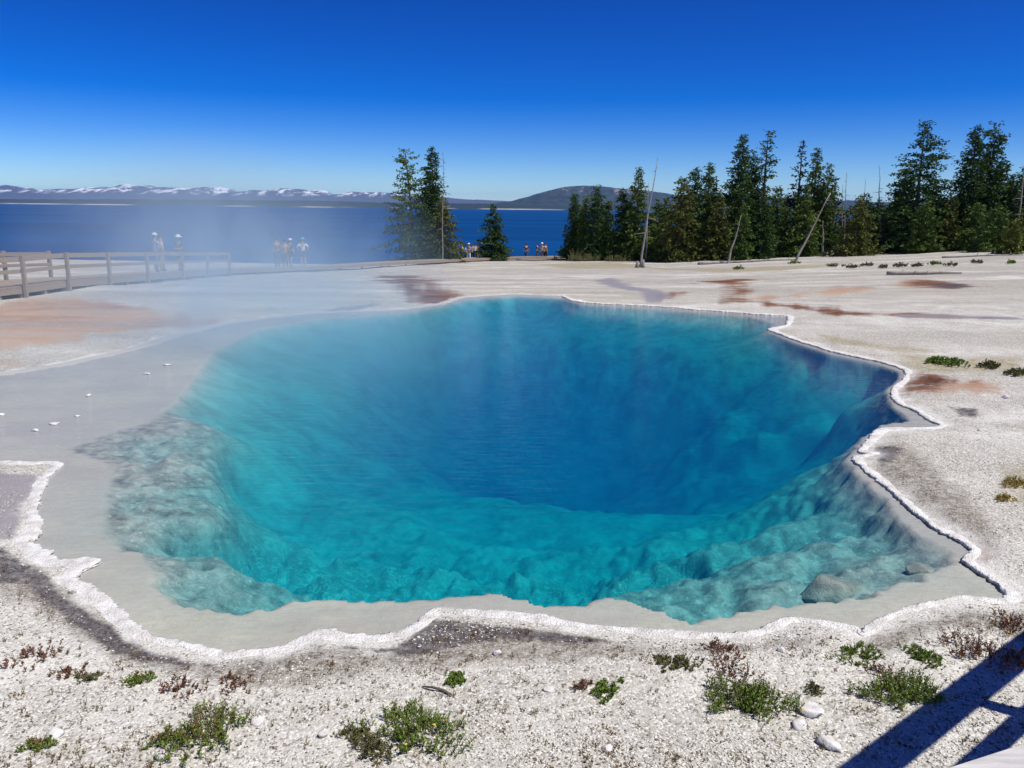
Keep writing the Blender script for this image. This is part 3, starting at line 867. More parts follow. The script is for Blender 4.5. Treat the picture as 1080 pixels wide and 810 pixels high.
snag(865, 66, (868, 232), 'dark slanted stem under the pines right of the leaning trunk', gs, 13, .10, 4)


# logs
def log(p, q, r0, r1, label, seed):
    p, q = Vector(p), Vector(q)
    r = random.Random(seed)
    c = (p + q) / 2
    o = empty('fallen_log', (p.x, p.y, p.z)); tag(o, label, 'log', 'fallen grey logs')
    pts = []; rad = []
    for i in range(8):
        t = i / 7
        w = (q - p) * t
        xx, yy = p.x + w.x, p.y + w.y
        pts.append(Vector((w.x, w.y, zg(xx, yy) - p.z + r0 * .75 + r.uniform(-.01, .01)))); rad.append((r0 * (1 - t) + r1 * t) * r.uniform(.92, 1.06))
    V, F = tube(pts, rad, 10)
    VV, FF = list(V), list(F)
    for i in range(4):
        t = r.uniform(.2, .95); b = pts[0].lerp(pts[-1], t)
        v, f = tube([b, b + Vector((r.uniform(-.2, .2), r.uniform(-.3, .1), r.uniform(.1, .3)))], [.03, .01], 4)
        k = len(VV); VV += v; FF += [tuple(a + k for a in ff) for ff in f]
    link('trunk', mesh_np('trunk', VV, FF, True), DEADWOOD, o)


def gD(px, D):
    b = at(px, 300, D)
    return Vector((b.x, D, zg(b.x, D)))


log(on_ground(935, 290), on_ground(1014, 289.5), .10, .04, 'grey weathered log lying on the pale slope above the red spring', 1)
log(gD(735, 58), gD(838, 60), .10, .06, 'long grey log lying along the edge of the wood', 2)
log(gD(545, 80), gD(600, 79), .12, .09, 'low grey log along the shore near the small standing group', 3)
log(gD(990, 52), gD(1075, 51), .07, .03, 'thin grey log high on the right hand slope', 4)

# ------------------------------------------------------------------ wood
m = NT('weathered_wood')
pos = m.n('NewGeometry').outputs['Position']
gr = m.noise(5, 5, .65, m.mapping(pos, (.6, 6, 6), (0, 0, 0)))
c = m.mix(m.ramp(gr, [(.3, 0.0), (.7, 1.0)]), (.21, .165, .125), (.36, .30, .24))
m.pbr(c, .85, .2, m.bump(gr, .4, .01))
WOOD = m.m
m = NT('weathered_wood_grey')
pos = m.n('NewGeometry').outputs['Position']
gr = m.noise(26, 6, .7, m.mapping(pos, (.35, 3, 3), (0, 0, .37)))
c = m.mix(m.ramp(gr, [(.3, 0.0), (.7, 1.0)]), (.40, .38, .36), (.66, .64, .62))
m.pbr(c, .8, .2, m.bump(gr, .6, .004))
WOODG = m.m

# the far boardwalk: front posts stand where the photo shows them
bw = empty('boardwalk', on_ground(28, 314)); tag(bw, 'weathered timber boardwalk with post and rail sides crossing the steamy flat', 'boardwalk')
IB = -bw.location
front = [on_ground(px, py) for px, py in ((-75, 327), (-22, 320), (28, 314), (74, 308), (117, 303), (157, 299), (194, 295.5), (220, 293), (243, 291))]
rest = [gD(300, 47), gD(360, 56), gD(430, 68), gD(520, 79), gD(600, 83)]
path = front + rest
PH, DH = 1.18, .32


def perp(i):
    a = path[max(i - 1, 0)]; b = path[min(i + 1, len(path) - 1)]
    d = (b - a); d.z = 0; d.normalize()
    n_ = Vector((-d.y, d.x, 0))
    return n_ if n_.x < 0 or True else -n_


nrm = []
for i in range(len(path)):
    n_ = perp(i)
    if n_.dot(Vector((-.6, 1, 0))) < 0: n_ = -n_
    nrm.append(n_)
bm = bmesh.new(); bb = bmesh.new()
for i in range(len(path) - 1):
    a, b = path[i] + IB, path[i + 1] + IB
    L_ = (b - a).length; k = max(1, int(L_ / .16)) if i < 9 else max(1, int(L_ / .3))
    for j in range(k):
        t0, t1 = j / k, (j + .93) / k
        tm = (t0 + t1) / 2
        c = a.lerp(b, tm); n_ = nrm[i].lerp(nrm[i + 1], tm)
        bar(bm, c + n_ * .08 + Vector((0, 0, DH - .02)), c + n_ * 1.9 + Vector((0, 0, DH - .02 + random.uniform(-.004, .004))), L_ / k * .93, .04)
    for off in (.10, 1.0, 1.85):
        bar(bb, a + nrm[i] * off + Vector((0, 0, DH - .125)), b + nrm[i + 1] * off + Vector((0, 0, DH - .125)), .05, .16)
link('deck', bm_mesh('deck', bm), WOOD, bw)
link('beam', bm_mesh('beam', bb), WOOD, bw)
for i in range(len(path) - 1):
    for t in ((.0, .5) if i < 9 else (0, .3, .6)):
        for off in (.16, 1.8):
            p = path[i].lerp(path[i + 1], t) + nrm[i] * off
            bm = bmesh.new()
            zz = zg(p.x, p.y)
            bar(bm, Vector((p.x, p.y, zz - .05)) + IB, Vector((p.x, p.y, path[i].lerp(path[i + 1], t).z + DH - .21)) + IB, .12, .12, Vector((0, 1, 0)))
            link('support', bm_mesh('support', bm), WOOD, bw)
rl = empty('railing', (0, 0, 0)); rl.parent = bw
for i, p in enumerate(front):
    bm = bmesh.new()
    q = p + IB
    bar(bm, q + Vector((0, 0, -.05)), q + Vector((0, 0, PH)), .10, .10, Vector((0, 1, 0)), .008)
    link('post', bm_mesh('post', bm), WOOD, rl)
    if i < len(front) - 1:
        q2 = front[i + 1] + IB
        o = nrm[i] * .07
        for h, hh in ((PH - .09, .14), (PH - .43, .11)):
            bm = bmesh.new()
            bar(bm, q + o + Vector((0, 0, h)), q2 + o + Vector((0, 0, h)), .04, hh, bevel=.004)
            link('rail', bm_mesh('rail', bm), WOOD, rl)
rl2 = empty('railing', (0, 0, 0)); rl2.parent = bw
back = [front[i] + nrm[i] * 2.0 for i in range(0, 5)]
for i, p in enumerate(back):
    bm = bmesh.new(); q = p + IB
    bar(bm, q + Vector((0, 0, -.05)), q + Vector((0, 0, PH + .02)), .10, .10, Vector((0, 1, 0)), .008)
    link('post', bm_mesh('post', bm), WOOD, rl2)
    if i < len(back) - 1:
        q2 = back[i + 1] + IB
        for h, hh in ((PH - .09, .12), (PH - .43, .10)):
            bm = bmesh.new()
            bar(bm, q + Vector((.07, 0, h)), q2 + Vector((.07, 0, h)), .04, hh, bevel=.004)
            link('rail', bm_mesh('rail', bm), WOOD, rl2)

# the railing the photographer leans on
nr = empty('wooden_railing', (2.2, 1.48, .05)); tag(nr, 'pale weathered wooden railing in the near right corner, casting the dark striped shadow', 'railing')
IN = -nr.location
A0, A1, A2, A3 = Vector((-.9, .205, 0)), Vector((2.25, 1.435, 0)), Vector((2.30, 2.54, 0)), Vector((6.6, 5.86, 0))
for a, b in ((A0, A1), (A1, A2), (A2, A3)):
    for h, w_, hh in ((1.98, .16, .045), (1.88, .045, .14), (1.42, .045, .14)):
        bm = bmesh.new()
        e = (b - a).normalized() * (.06 if h == 1.98 else -.06)
        bar(bm, a - e + Vector((0, 0, h)) + IN, b + e + Vector((0, 0, h)) + IN, w_, hh, bevel=.005)
        link('rail', bm_mesh('rail', bm), WOODG, nr)
for p in (A0, A0.lerp(A1, .5), A1, A2, A2.lerp(A3, .27), A2.lerp(A3, .62), A3):
    bm = bmesh.new()
    bar(bm, Vector((p.x, p.y, -.02)) + IN, Vector((p.x, p.y, 1.95)) + IN, .085, .085, Vector((0, 1, 0)), .006)
    link('post', bm_mesh('post', bm), WOODG, nr)


# ------------------------------------------------------------------ people
def skin_mesh(name, verts, edges, rad, root=0, sub=2):
    bm = bmesh.new()
    lay = bm.verts.layers.skin.verify()
    vs_ = []
    for i, (c, r_) in enumerate(zip(verts, rad)):
        v = bm.verts.new(c); v[lay].radius = (r_, r_) if not isinstance(r_, tuple) else r_; v[lay].use_root = (i == root); vs_.append(v)
    for a, b in edges: bm.edges.new((vs_[a], vs_[b]))
    me = bpy.data.meshes.new('tmp'); bm.to_mesh(me); bm.free()
    o = bpy.data.objects.new('tmp', me); COL.objects.link(o)
    sk = o.modifiers.new('s', 'SKIN'); sk.use_smooth_shade = True; sk.branch_smoothing = .6
    ss = o.modifiers.new('u', 'SUBSURF'); ss.levels = ss.render_levels = sub
    dg = bpy.context.evaluated_depsgraph_get()
    out = bpy.data.meshes.new_from_object(o.evaluated_get(dg))
    out.name = name
    bpy.data.objects.remove(o); bpy.data.meshes.remove(me)
    for p in out.polygons: p.use_smooth = True
    return out


def cloth(name, c): return simple(name, c, .85, .12, 20)


SKIN = simple('skin', (.52, .33, .24), .55, .08, 30)
PAL = {k: cloth(k + '_cloth', c) for k, c in dict(white=(.78, .78, .76), skyblue=(.30, .42, .72), cream=(.66, .58, .38), navy=(.025, .03, .06), khaki=(.36, .29, .19), black=(.02, .02, .022), grey=(.22, .22, .23),
       denim=(.06, .10, .2), orange=(.55, .2, .06), red=(.42, .05, .05), teal=(.08, .38, .42), yellow=(.7, .5, .08), brown=(.16, .09, .05), pink=(.6, .3, .33)).items()}
HAIR = simple('hair', (.05, .03, .02), .6, .2, 30)


def person(loc, face, label, group, top, legs, hat=None, pose='stand', h=1.72, pack=None, seed=0, shorts=False):
    k = h / 1.75
    r = random.Random(seed)
    root = empty('person', loc, face); tag(root, label, 'person', group)
    sp = r.uniform(.09, .13); st = r.uniform(-.06, .10)
    J = {
        'pel': (0, 0, .95), 'bel': (0, 0, 1.10), 'che': (0, .01, 1.30), 'nek': (0, 0, 1.47), 'chi': (0, .012, 1.56), 'hed': (0, .012, 1.66), 'top': (0, .005, 1.73),
        'hl': (-.09, 0, .90), 'kl': (-sp, .03 + st, .50), 'al': (-sp, -.02 + st, .085), 'tl': (-sp - .02, .14 + st, .035),
        'hr': (.09, 0, .90), 'kr': (sp, .03 - st, .50), 'ar': (sp, -.02 - st, .085), 'tr': (sp + .02, .14 - st, .035),
        'sl': (-.175, 0, 1.41), 'sr': (.175, 0, 1.41)}
    if pose == 'camera':
        J.update(el=(-.27, .14, 1.24), wl=(-.10, .27, 1.52), fl=(-.05, .28, 1.58), er=(.27, .14, 1.24), wr=(.10, .27, 1.52), fr=(.05, .28, 1.58))
    elif pose == 'hold':
        J.update(el=(-.24, -.02, 1.14), wl=(-.10, .22, 1.12), fl=(-.03, .27, 1.14), er=(.24, -.02, 1.14), wr=(.10, .22, 1.12), fr=(.03, .27, 1.14))
    elif pose == 'hips':
        J.update(el=(-.38, -.05, 1.17), wl=(-.20, .03, 1.0), fl=(-.15, .06, .96), er=(.38, -.05, 1.17), wr=(.20, .03, 1.0), fr=(.15, .06, .96))
    else:
        J.update(el=(-.24, -.03, 1.14), wl=(-.25, .05, .90), fl=(-.24, .08, .80), er=(.24, -.02, 1.14), wr=(.26, .06, .90), fr=(.25, .09, .80))
    RD = dict(pel=.125, bel=.12, che=.14, nek=.052, chi=.068, hed=.092, top=.05, hl=.095, kl=.058, al=.042, tl=.035, hr=.095, kr=.058, ar=.042, tr=.035,
              sl=.058, sr=.058, el=.04, wl=.03, fl=.03, er=.04, wr=.03, fr=.03)
    E = [('pel', 'bel'), ('bel', 'che'), ('che', 'nek'), ('nek', 'chi'), ('chi', 'hed'), ('hed', 'top'), ('pel', 'hl'), ('hl', 'kl'), ('kl', 'al'), ('al', 'tl'), ('pel', 'hr'), ('hr', 'kr'), ('kr', 'ar'), ('ar', 'tr'),
         ('che', 'sl'), ('che', 'sr'), ('sl', 'el'), ('el', 'wl'), ('wl', 'fl'), ('sr', 'er'), ('er', 'wr'), ('wr', 'fr')]

    def sub(names, grow, ovr={}):
        nm = list(names); ix = {a: i for i, a in enumerate(nm)}
        vs_ = [tuple(c * k for c in ovr.get(a, J[a])) for a in nm]
        return vs_, [(ix[a], ix[b]) for a, b in E if a in ix and b in ix], [(RD[a] + grow) * k for a in nm]
    link('body', skin_mesh('body', *sub(J.keys(), 0)), SKIN, root)
    mid = lambda a, b, t: tuple(x * (1 - t) + y_ * t for x, y_ in zip(J[a], J[b]))
    link('shirt', skin_mesh('shirt', *sub(['bel', 'pel', 'che', 'sl', 'sr', 'el', 'er'], .018, {'el': mid('sl', 'el', .85), 'er': mid('sr', 'er', .85), 'pel': (0, 0, .99)})), PAL[top], root)
    if shorts:
        link('shorts', skin_mesh('shorts', *sub(['pel', 'hl', 'kl', 'hr', 'kr'], .022, {'kl': mid('hl', 'kl', .85), 'kr': mid('hr', 'kr', .85)})), PAL[legs], root)
    else:
        link('trousers', skin_mesh('trousers', *sub(['pel', 'hl', 'kl', 'al', 'hr', 'kr', 'ar'], .02)), PAL[legs], root)
    for a, t_ in (('al', 'tl'), ('ar', 'tr')):
        link('shoe', skin_mesh('shoe', [tuple(c * k for c in J[a]), tuple(c * k for c in J[t_])], [(0, 1)], [.05 * k, .042 * k]), PAL['black' if r.random() < .6 else 'grey'], root)
    hx, hy, hz = J['hed']
    bm = bmesh.new()
    bmesh.ops.create_uvsphere(bm, u_segments=14, v_segments=9, radius=.108)
    for v in bm.verts:
        if v.co.z < (.0 if hat else -.03) and v.co.y > -.02: v.co.z = max(v.co.z, .0 if hat else .03)
        v.co.z *= 1.08
        v.co += Vector((hx, hy - .012, hz + .02)); v.co *= k
    link('hair', bm_mesh('hair', bm, True), HAIR, root)
    if hat:
        col, brim = hat
        bm = bmesh.new()
        prof_ = [(.0, .125), (.06, .12), (.10, .085), (.118, .02)] + ([(.20, .0), (.205, -.012), (.118, .0)] if brim == 'wide' else [(.122, .0), (.112, .0)])
        rings = []
        for rr, zz in prof_:
            ring = []
            for q in range(16):
                a = 2 * math.pi * q / 16
                fr_ = 1.0
                if brim == 'cap' and zz <= .0 and rr > .115: fr_ = 1 + .75 * max(0, math.sin(a)) ** 2
                ring.append(bm.verts.new(((hx + max(rr, .004) * math.cos(a) * fr_ ** .2) * k, (hy + max(rr, .004) * math.sin(a) * fr_) * k, (hz + .035 + zz) * k)))
            rings.append(ring)
        for a_, b_ in zip(rings, rings[1:]):
            for q in range(16): bm.faces.new((a_[q], a_[(q + 1) % 16], b_[(q + 1) % 16], b_[q]))
        link('hat', bm_mesh('hat', bm, True), PAL[col], root)
    if pack:
        bm = bmesh.new()
        bar(bm, Vector((0, -.20, 1.02)) * k, Vector((0, -.19, 1.43)) * k, .30 * k, .17 * k, Vector((0, 1, 0)), .05)
        link('backpack', bm_mesh('backpack', bm, True), PAL[pack], root)
    return root


def bwp(px, off, D0, D1):
    """a standing point on the boardwalk deck under photo column px, off metres in from its near edge"""
    best = None
    for i in range(len(path) - 1):
        for t in np.linspace(0, 1, 40):
            p = path[i].lerp(path[i + 1], t) + nrm[i].lerp(nrm[i + 1], t) * off
            q = CM.transposed() @ (p - Vector((0, 0, EYE)))
            d = abs(540 + 848 * q.x / -q.z - px)
            if D0 < p.y < D1 and (best is None or d < best[0]): best = (d, Vector((p.x, p.y, path[i].lerp(path[i + 1], t).z + DH)))
    return best[1]


gp = 'visitors on the railed boardwalk'
person(bwp(166.5, 1.2, 28, 45), -.7, 'visitor in white cap and sky blue shirt raising a camera behind the railing', gp, 'skyblue', 'grey', ('white', 'cap'), 'camera', 1.58, None, 1)
person(bwp(172.5, 1.55, 28, 45), -.9, 'visitor in cream top with pale backpack close behind the sky blue shirt', gp, 'cream', 'khaki', None, 'stand', 1.58, 'cream', 2)
person(bwp(191, 1.2, 28, 50), 2.6, 'visitor in white wide brimmed hat and navy shirt on the boardwalk', gp, 'navy', 'black', ('white', 'wide'), 'hold', 1.58, None, 3, True)
gp = 'visitors in the steam'
person(bwp(294, .9, 42, 60), .5, 'brown haired visitor in brown, leftmost of those standing in the steam', gp, 'brown', 'denim', None, 'stand', 1.75, None, 4)
person(bwp(301, .5, 42, 60), .2, 'visitor in tan orange top in the middle of the steam group', gp, 'orange', 'brown', None, 'hold', 1.62, None, 5)
person(bwp(307.5, .9, 42, 60), -.6, 'visitor in white cap, third along in the steam group', gp, 'navy', 'black', ('white', 'cap'), 'stand', 1.66, None, 6, True)
person(bwp(321, .8, 42, 60), .1, 'visitor with teal cap and white top standing apart in the steam', gp, 'white', 'denim', ('teal', 'cap'), 'hips', 1.75, None, 7, True)


def gp_(px, D): return gD(px, D)


gp = 'visitors lined up by the lakeside clump'
L5 = [(482, 'brown', 'denim', None, 'visitor in brown top, leftmost of the line beside the olive pine'), (487.5, 'yellow', 'black', None, 'visitor in yellow top, second of the line beside the olive pine'),
      (494.5, 'skyblue', 'white', ('white', 'cap'), 'visitor in pale blue top and white trousers in the middle of the line'), (501, 'white', 'black', None, 'visitor in white top and black trousers, fourth of the line'),
      (507.5, 'white', 'denim', ('white', 'cap'), 'visitor in white cap and blue trousers, nearest the small cone fir')]
for i, (px, a, b, c, lab) in enumerate(L5): person(gp_(px, 82 + i * .3), 1.2 + i * .7, lab, gp, a, b, c, 'stand' if i % 2 else 'hold', 1.72, None, 20 + i)
person(gp_(513, 81), .8, 'visitor in black beside the small cone fir', gp, 'black', 'black', None, 'stand', 1.45, None, 26)
for px, D, a, b, h, lab in ((477, 84, 'black', 'grey', 1.7, 'visitor in black top and grey trousers half behind the olive pine'), (491, 85, 'grey', 'black', 1.62, 'visitor in grey top standing behind the yellow top'),
                           (498, 84.5, 'cream', 'navy', 1.7, 'visitor in cream top between the pale blue and white tops'), (504.5, 85, 'black', 'khaki', 1.66, 'visitor in black top and khaki trousers near the end of the line')):
    person(gp_(px, D), px * .7, lab, gp, a, b, None, 'stand', h, None, int(px))
gp = 'visitors on the open shore'
L4 = [(554.5, 'navy', 'denim', None, 'visitor in navy standing alone on the open shore'), (566, 'black', 'denim', None, 'visitor in black top, left of the open shore trio'),
      (571, 'white', 'grey', ('white', 'cap'), 'visitor in white top and cap in the open shore trio'), (574.5, 'brown', 'black', None, 'visitor in brown top, right of the open shore trio')]
for i, (px, a, b, c, lab) in enumerate(L4): person(gp_(px, 83), i * 1.3, lab, gp, a, b, c, 'stand', 1.72, None, 40 + i)


# ------------------------------------------------------------------ stones
def rock_mesh(name, sx, sy, sz, seed, sub=3, rough=.25, flat=0):
    bm = bmesh.new()
    bmesh.ops.create_icosphere(bm, subdivisions=sub, radius=1)
    co = np.array([v.co[:] for v in bm.verts])
    n_ = fbm(co[:, 0] * 1.3 + seed * 3.1, co[:, 1] * 1.3 + co[:, 2] * 1.7, seed, 4)
    n2_ = fbm(co[:, 2] * 2.3 + seed, co[:, 0] * 2.1 - co[:, 1], seed + 9, 3)
    rr_ = np.random.default_rng(seed * 7 + 1)
    planes = [(Vector(rr_.normal(0, 1, 3)).normalized(), rr_.uniform(.5, .8)) for _ in range(9)]
    for v, a, b in zip(bm.verts, n_, n2_):
        c = v.co * (1 + rough * a * 1.6 + rough * .7 * b)
        for pn_, pd_ in planes:
            e_ = c.dot(pn_) - pd_
            if e_ > 0: c = c - pn_ * e_ * .9
        if flat: c.z = max(min(c.z, flat), -.9)
        v.co = Vector((c.x * sx, c.y * sy, c.z * sz))
    return bm_mesh(name, bm, sub > 2)


m = NT('pale_stone')
c = m.mix(m.ramp(m.noise(18, 5, .65), [(.35, 0.0), (.65, 1.0)]), (.52, .49, .45), (.80, .79, .77))
m.pbr(c, .85, .25, m.bump(m.noise(60, 4, .7), .6, .01))
STONE = m.m
m = NT('pool_boulder')
c = m.mix(m.ramp(m.noise(9, 5, .7), [(.35, 0.0), (.65, 1.0)]), (.24, .235, .215), (.46, .45, .415))
m.pbr(c, .9, .2, m.bump(m.noise(40, 5, .7), .8, .03))
BOUL = m.m
st = [(272, 762, .035, 'white lump of stone right of the big shrub at lower left', 0), (342, 775, .028, 'small white stone left of the wide green shrub', .5), (56, 778, .04, 'white stone beside the small shrub in the lower left corner', 0),
      (852, 752, .06, 'flat pale slab below the dense green shrub', .35), (876, 786, .06, 'tilted flat pale stone nearest the railing shadow', .35), (842, 766, .035, 'small flat stone just below the flat pale slab', .4),
      (578, 728, .03, 'white stone left of the low green tuft', 0), (824, 686, .03, 'white pebble close to the rim at lower right', 0), (97, 711, .04, 'white stone by the sparse reddish shrub at left', 0), (1033, 454, .035, 'white stone lying alone on the grey flat right of the pool', 0),
      (525, 690, .025, 'white pebble on the grey gravel below the rim', 0), (1012, 455, .02, 'tiny white chip left of the lone white stone', 0), (75, 621, .035, 'white stone just outside the rim at left', .5), (640, 790, .03, 'white stone at the bottom middle of the ground', 0),
      (170, 800, .035, 'white stone at the bottom edge below the big left shrub', 0), (1060, 420, .05, 'pale stone below the orange streak at right', 0)]
for i, (px, py, r_, lab, fl) in enumerate(st):
    p = on_ground(px, py)
    o = link('white_stone', rock_mesh('white_stone', r_ * random.uniform(.9, 1.3), r_ * random.uniform(.8, 1.1), r_ * .7, i + 3, 3, .3, fl), STONE, None, (p.x, p.y, p.z + r_ * .3))
    o.rotation_euler = (random.uniform(-.2, .2), random.uniform(-.2, .2), random.uniform(0, 6))
    tag(o, lab, 'stone', 'loose white stones')
fl = [(94, 417, 'white crust fleck on the wet flat, uppermost and widest of the left row'), (81, 439, 'white crust fleck in the middle of the wet left flat'), (58, 447, 'small white crust fleck on the wet flat, lower middle'), (37, 454, 'white crust fleck closest to the left inlet'),
      (155, 394, 'white crust fleck beside the steamy far left of the pool'), (2, 437, 'white crust fleck at the left edge of the wet flat'), (176, 385, 'tiny white crust fleck nearest the steamy water')]
for i, (px, py, lab) in enumerate(fl):
    x, y = W0(px, py)
    o = link('crust_fleck', rock_mesh('crust_fleck', random.uniform(.035, .075), random.uniform(.03, .05), .02, 60 + i, 3, .45), STONE, None, (x, y, .004))
    tag(o, lab, 'crust', 'white crust flecks')
bl_ = [(880, 600, .29, .25, .22, -.14, 'rounded grey boulder lying under the clear shallow water'), (975, 592, .13, .10, .06, -.09, 'smaller sunken rock right of the rounded boulder'), (1000, 605, .09, .07, .04, -.06, 'sunken rock nearest the right corner of the pool'),
       (948, 578, .11, .08, .08, -.20, 'dim sunken rock behind the rounded boulder'), (800, 628, .10, .09, .1, -.3, 'small sunken rock left of the rounded boulder'), (912, 552, .12, .10, .10, -.35, 'sunken rock beneath the right bank')]
for i, (px, py, sx_, sy_, sz_, z, lab) in enumerate(bl_):
    x, y = W0(px, py)
    zz = min(z, -sz_ - .01)
    o = link('sunken_boulder', rock_mesh('sunken_boulder', sx_, sy_, sz_ * 1.0, 80 + i, 4, .15), BOUL, None, (x, y, min(zg(x, y) + sz_ * .5, zz) if i else -.245))
    tag(o, lab, 'boulder', 'rocks under the water')

# gravel crumbs: uncountable
def ico():
    bm = bmesh.new(); bmesh.ops.create_icosphere(bm, subdivisions=1, radius=1)
    v = np.array([q.co[:] for q in bm.verts]); f = np.array([[q.index for q in p.verts] for p in bm.faces]); bm.free()
    return v, f


IV, IF = ico()


def crumbs(name, n_, ymin, ymax, size, mat, label, dens_fn=None, tint=(0, 1)):
    xs_, ys_ = [], []
    while len(xs_) < n_:
        yy = ymin + (ymax - ymin) * rng.random(n_) ** 1.5
        xx = (rng.random(n_) * 2 - 1) * (.72 * yy + .3)
        d = sdf(POOL, xx, yy)
        keep = d < -.10
        if dens_fn is not None: keep &= rng.random(n_) < dens_fn(xx, yy, d)
        xs_ += list(xx[keep]); ys_ += list(yy[keep])
    xx = np.array(xs_[:n_]); yy = np.array(ys_[:n_])
    zz = np.array([zg(a, b) for a, b in zip(xx, yy)])
    sz = size[0] * (size[1] / size[0]) ** (rng.random(n_) ** 2.2)
    jit = 1 + rng.normal(0, .30, (n_, len(IV), 1))
    ang = rng.random(n_) * 6.28
    sc = np.stack([sz * rng.uniform(.8, 1.4, n_), sz * rng.uniform(.7, 1.2, n_), sz * rng.uniform(.3, .6, n_)], 1)
    V = IV[None] * jit * sc[:, None, :]
    c, s_ = np.cos(ang)[:, None], np.sin(ang)[:, None]
    V = np.stack([V[..., 0] * c - V[..., 1] * s_, V[..., 0] * s_ + V[..., 1] * c, V[..., 2]], 2)
    V += np.stack([xx, yy, zz + sz * .25], 1)[:, None, :]
    F = (IF[None] + (np.arange(n_) * len(IV))[:, None, None]).reshape(-1, 3)
    me = mesh_np(name, V.reshape(-1, 3), F)
    fattr(me, 'tint', np.repeat(rng.uniform(*tint, n_), len(IV)))
    return tag(link(name, me, mat), label, kind='stuff')


m = NT('gravel')
c = m.ramp(m.attr('tint'), [(0, (.10, .085, .07)), (.22, (.30, .26, .22)), (.45, (.58, .55, .48)), (1, (.80, .78, .72))])
m.pbr(c, .85, .25)
crumbs('gravel', 38000, 3.0, 9.0, (.002, .009), m.m, 'loose white and grey sinter crumbs on the near ground', lambda x_, y_, d: np.clip(.08 + 1.0 * sstep(-.15, .4, fbm(x_ * 1.0, y_ * 1.3, 61, 4)), 0, 1))

# ------------------------------------------------------------------ plants
def leafmat(name, c0, c1):
    m = NT(name)
    m.pbr(m.mix(m.attr('tint'), c0, c1), .6, .3)
    return m.m


LEAF = {'green': leafmat('green_leaf', (.065, .12, .014), (.24, .33, .055)), 'dull': leafmat('dull_leaf', (.07, .075, .025), (.20, .19, .07)), 'red': leafmat('red_leaf', (.10, .035, .022), (.26, .13, .07)),
        'yellow': leafmat('yellow_leaf', (.25, .19, .03), (.45, .33, .05))}
STEM = leafmat('red_stem', (.10, .05, .03), (.24, .14, .09))
FLOWER = leafmat('flower', (.65, .35, .02), (.8, .55, .05))


def stems_geo(cx, cy, rx, ry, n_, hmin, hmax, seed, leaf, ln, local=True):
    """upright leafy stems; returns (stem quads, leaf quads, tips)"""
    r = np.random.default_rng(seed)
    SQ, LQ = [], []
    tips = []
    for i in range(n_):
        a = r.uniform(0, 6.283); q = math.sqrt(r.random())
        lob = .72 + .30 * math.sin(2 * a + seed) + .22 * math.sin(5 * a + seed * 1.7) + .16 * math.sin(9 * a + seed * 2.3)
        x0, y0 = cx + rx * q * lob * math.cos(a) * 1.15, cy + ry * q * lob * math.sin(a) * 1.15
        z0_ = zg(x0, y0) - .004
        h = r.uniform(hmin, hmax) * (1 - .55 * q * q)
        lean = np.array([math.cos(a) * q, math.sin(a) * q, 0]) * h * r.uniform(.2, .8) + np.append(r.normal(0, .12 * h, 2), 0)
        p0 = np.array([x0, y0, z0_]); p1 = p0 + lean * .4 + [0, 0, h * .6]; p2 = p0 + lean + [0, 0, h]
        w = .0016
        b = r.uniform(0, 3.14); sv = np.array([math.cos(b), math.sin(b), 0]) * w
        SQ.append([p0 - sv, p0 + sv, p1 + sv * .8, p1 - sv * .8]); SQ.append([p1 - sv * .8, p1 + sv * .8, p2 + sv * .3, p2 - sv * .3])
        tips.append(p2)
        c0 = np.array([cx, cy, zg(cx, cy) - .012]); pr = p0 - [0, 0, .006]
        up_ = np.array([0, 0, .004])
        SQ.append([c0, c0 + up_, p0 + up_, pr])
        for j in range(leaf):
            t = r.uniform(.12, 1.0)
            c = (p0 * (1 - t) ** 2 + 2 * p1 * t * (1 - t) + p2 * t * t)
            an = r.uniform(0, 6.283)
            d = np.array([math.cos(an), math.sin(an), r.uniform(.4, 2.2)]); d /= np.linalg.norm(d)
            s_ = np.cross(d, r.normal(0, 1, 3)); s_ /= np.linalg.norm(s_) + 1e-9
            l = ln * r.uniform(.6, 1.3) * (1.1 - .5 * t); ww = l * .2
            LQ.append([c, c + d * l * .5 + s_ * ww, c + d * l, c + d * l * .5 - s_ * ww])
    return np.array(SQ), np.array(LQ), tips


def qmesh(name, Q, seed):
    r = np.random.default_rng(seed)
    me = mesh_np(name, Q.reshape(-1, 3), np.arange(len(Q) * 4).reshape(-1, 4))
    fattr(me, 'tint', np.repeat(r.random(len(Q)), 4))
    return me


def shrub(px, py, wpx, h, kind, dens, label, seed, group='low plants on the near ground', flowers=0, name='shrub', cat='plant', leaf=12, ln=.022):
    p = on_ground(px, py)
    dist = p.length if False else math.hypot(p.y, EYE)
    rx = wpx / 848 * dist / 2
    ry = rx * .85
    n_ = int(dens)
    SQ, LQ, tips = stems_geo(p.x, p.y, rx, ry, n_, h * .5, h, seed, leaf, ln)
    root = empty(name, p); tag(root, label, cat, group)
    off = np.array(p[:])
    link('stem', qmesh('stem', SQ - off, seed), STEM, root)
    k = len(LQ)
    if kind == 'mixed':
        r = np.random.default_rng(seed)
        sel = (LQ[:, 0, 2] - p.z) > h * r.uniform(.35, .75, k)
        link('foliage', qmesh('foliage', LQ[~sel] - off, seed), LEAF['green'], root)
        if sel.any():
            o = link('foliage', qmesh('foliage', LQ[sel] - off, seed), LEAF['red'], root); o['label'] = 'reddish upper leaves'
    else:
        link('foliage', qmesh('foliage', LQ - off, seed), LEAF[kind], root)
    if flowers:
        fq = []
        r = np.random.default_rng(seed + 1)
        for t in tips[:flowers]:
            for q in range(5):
                a = q * 1.257; d = np.array([math.cos(a), math.sin(a), .35]) * .008; s_ = np.array([-math.sin(a), math.cos(a), 0]) * .004
                fq.append([t, t + d * .6 + s_, t + d, t + d * .6 - s_])
        link('flower', qmesh('flower', np.array(fq) - off, seed), FLOWER, root)
    return root


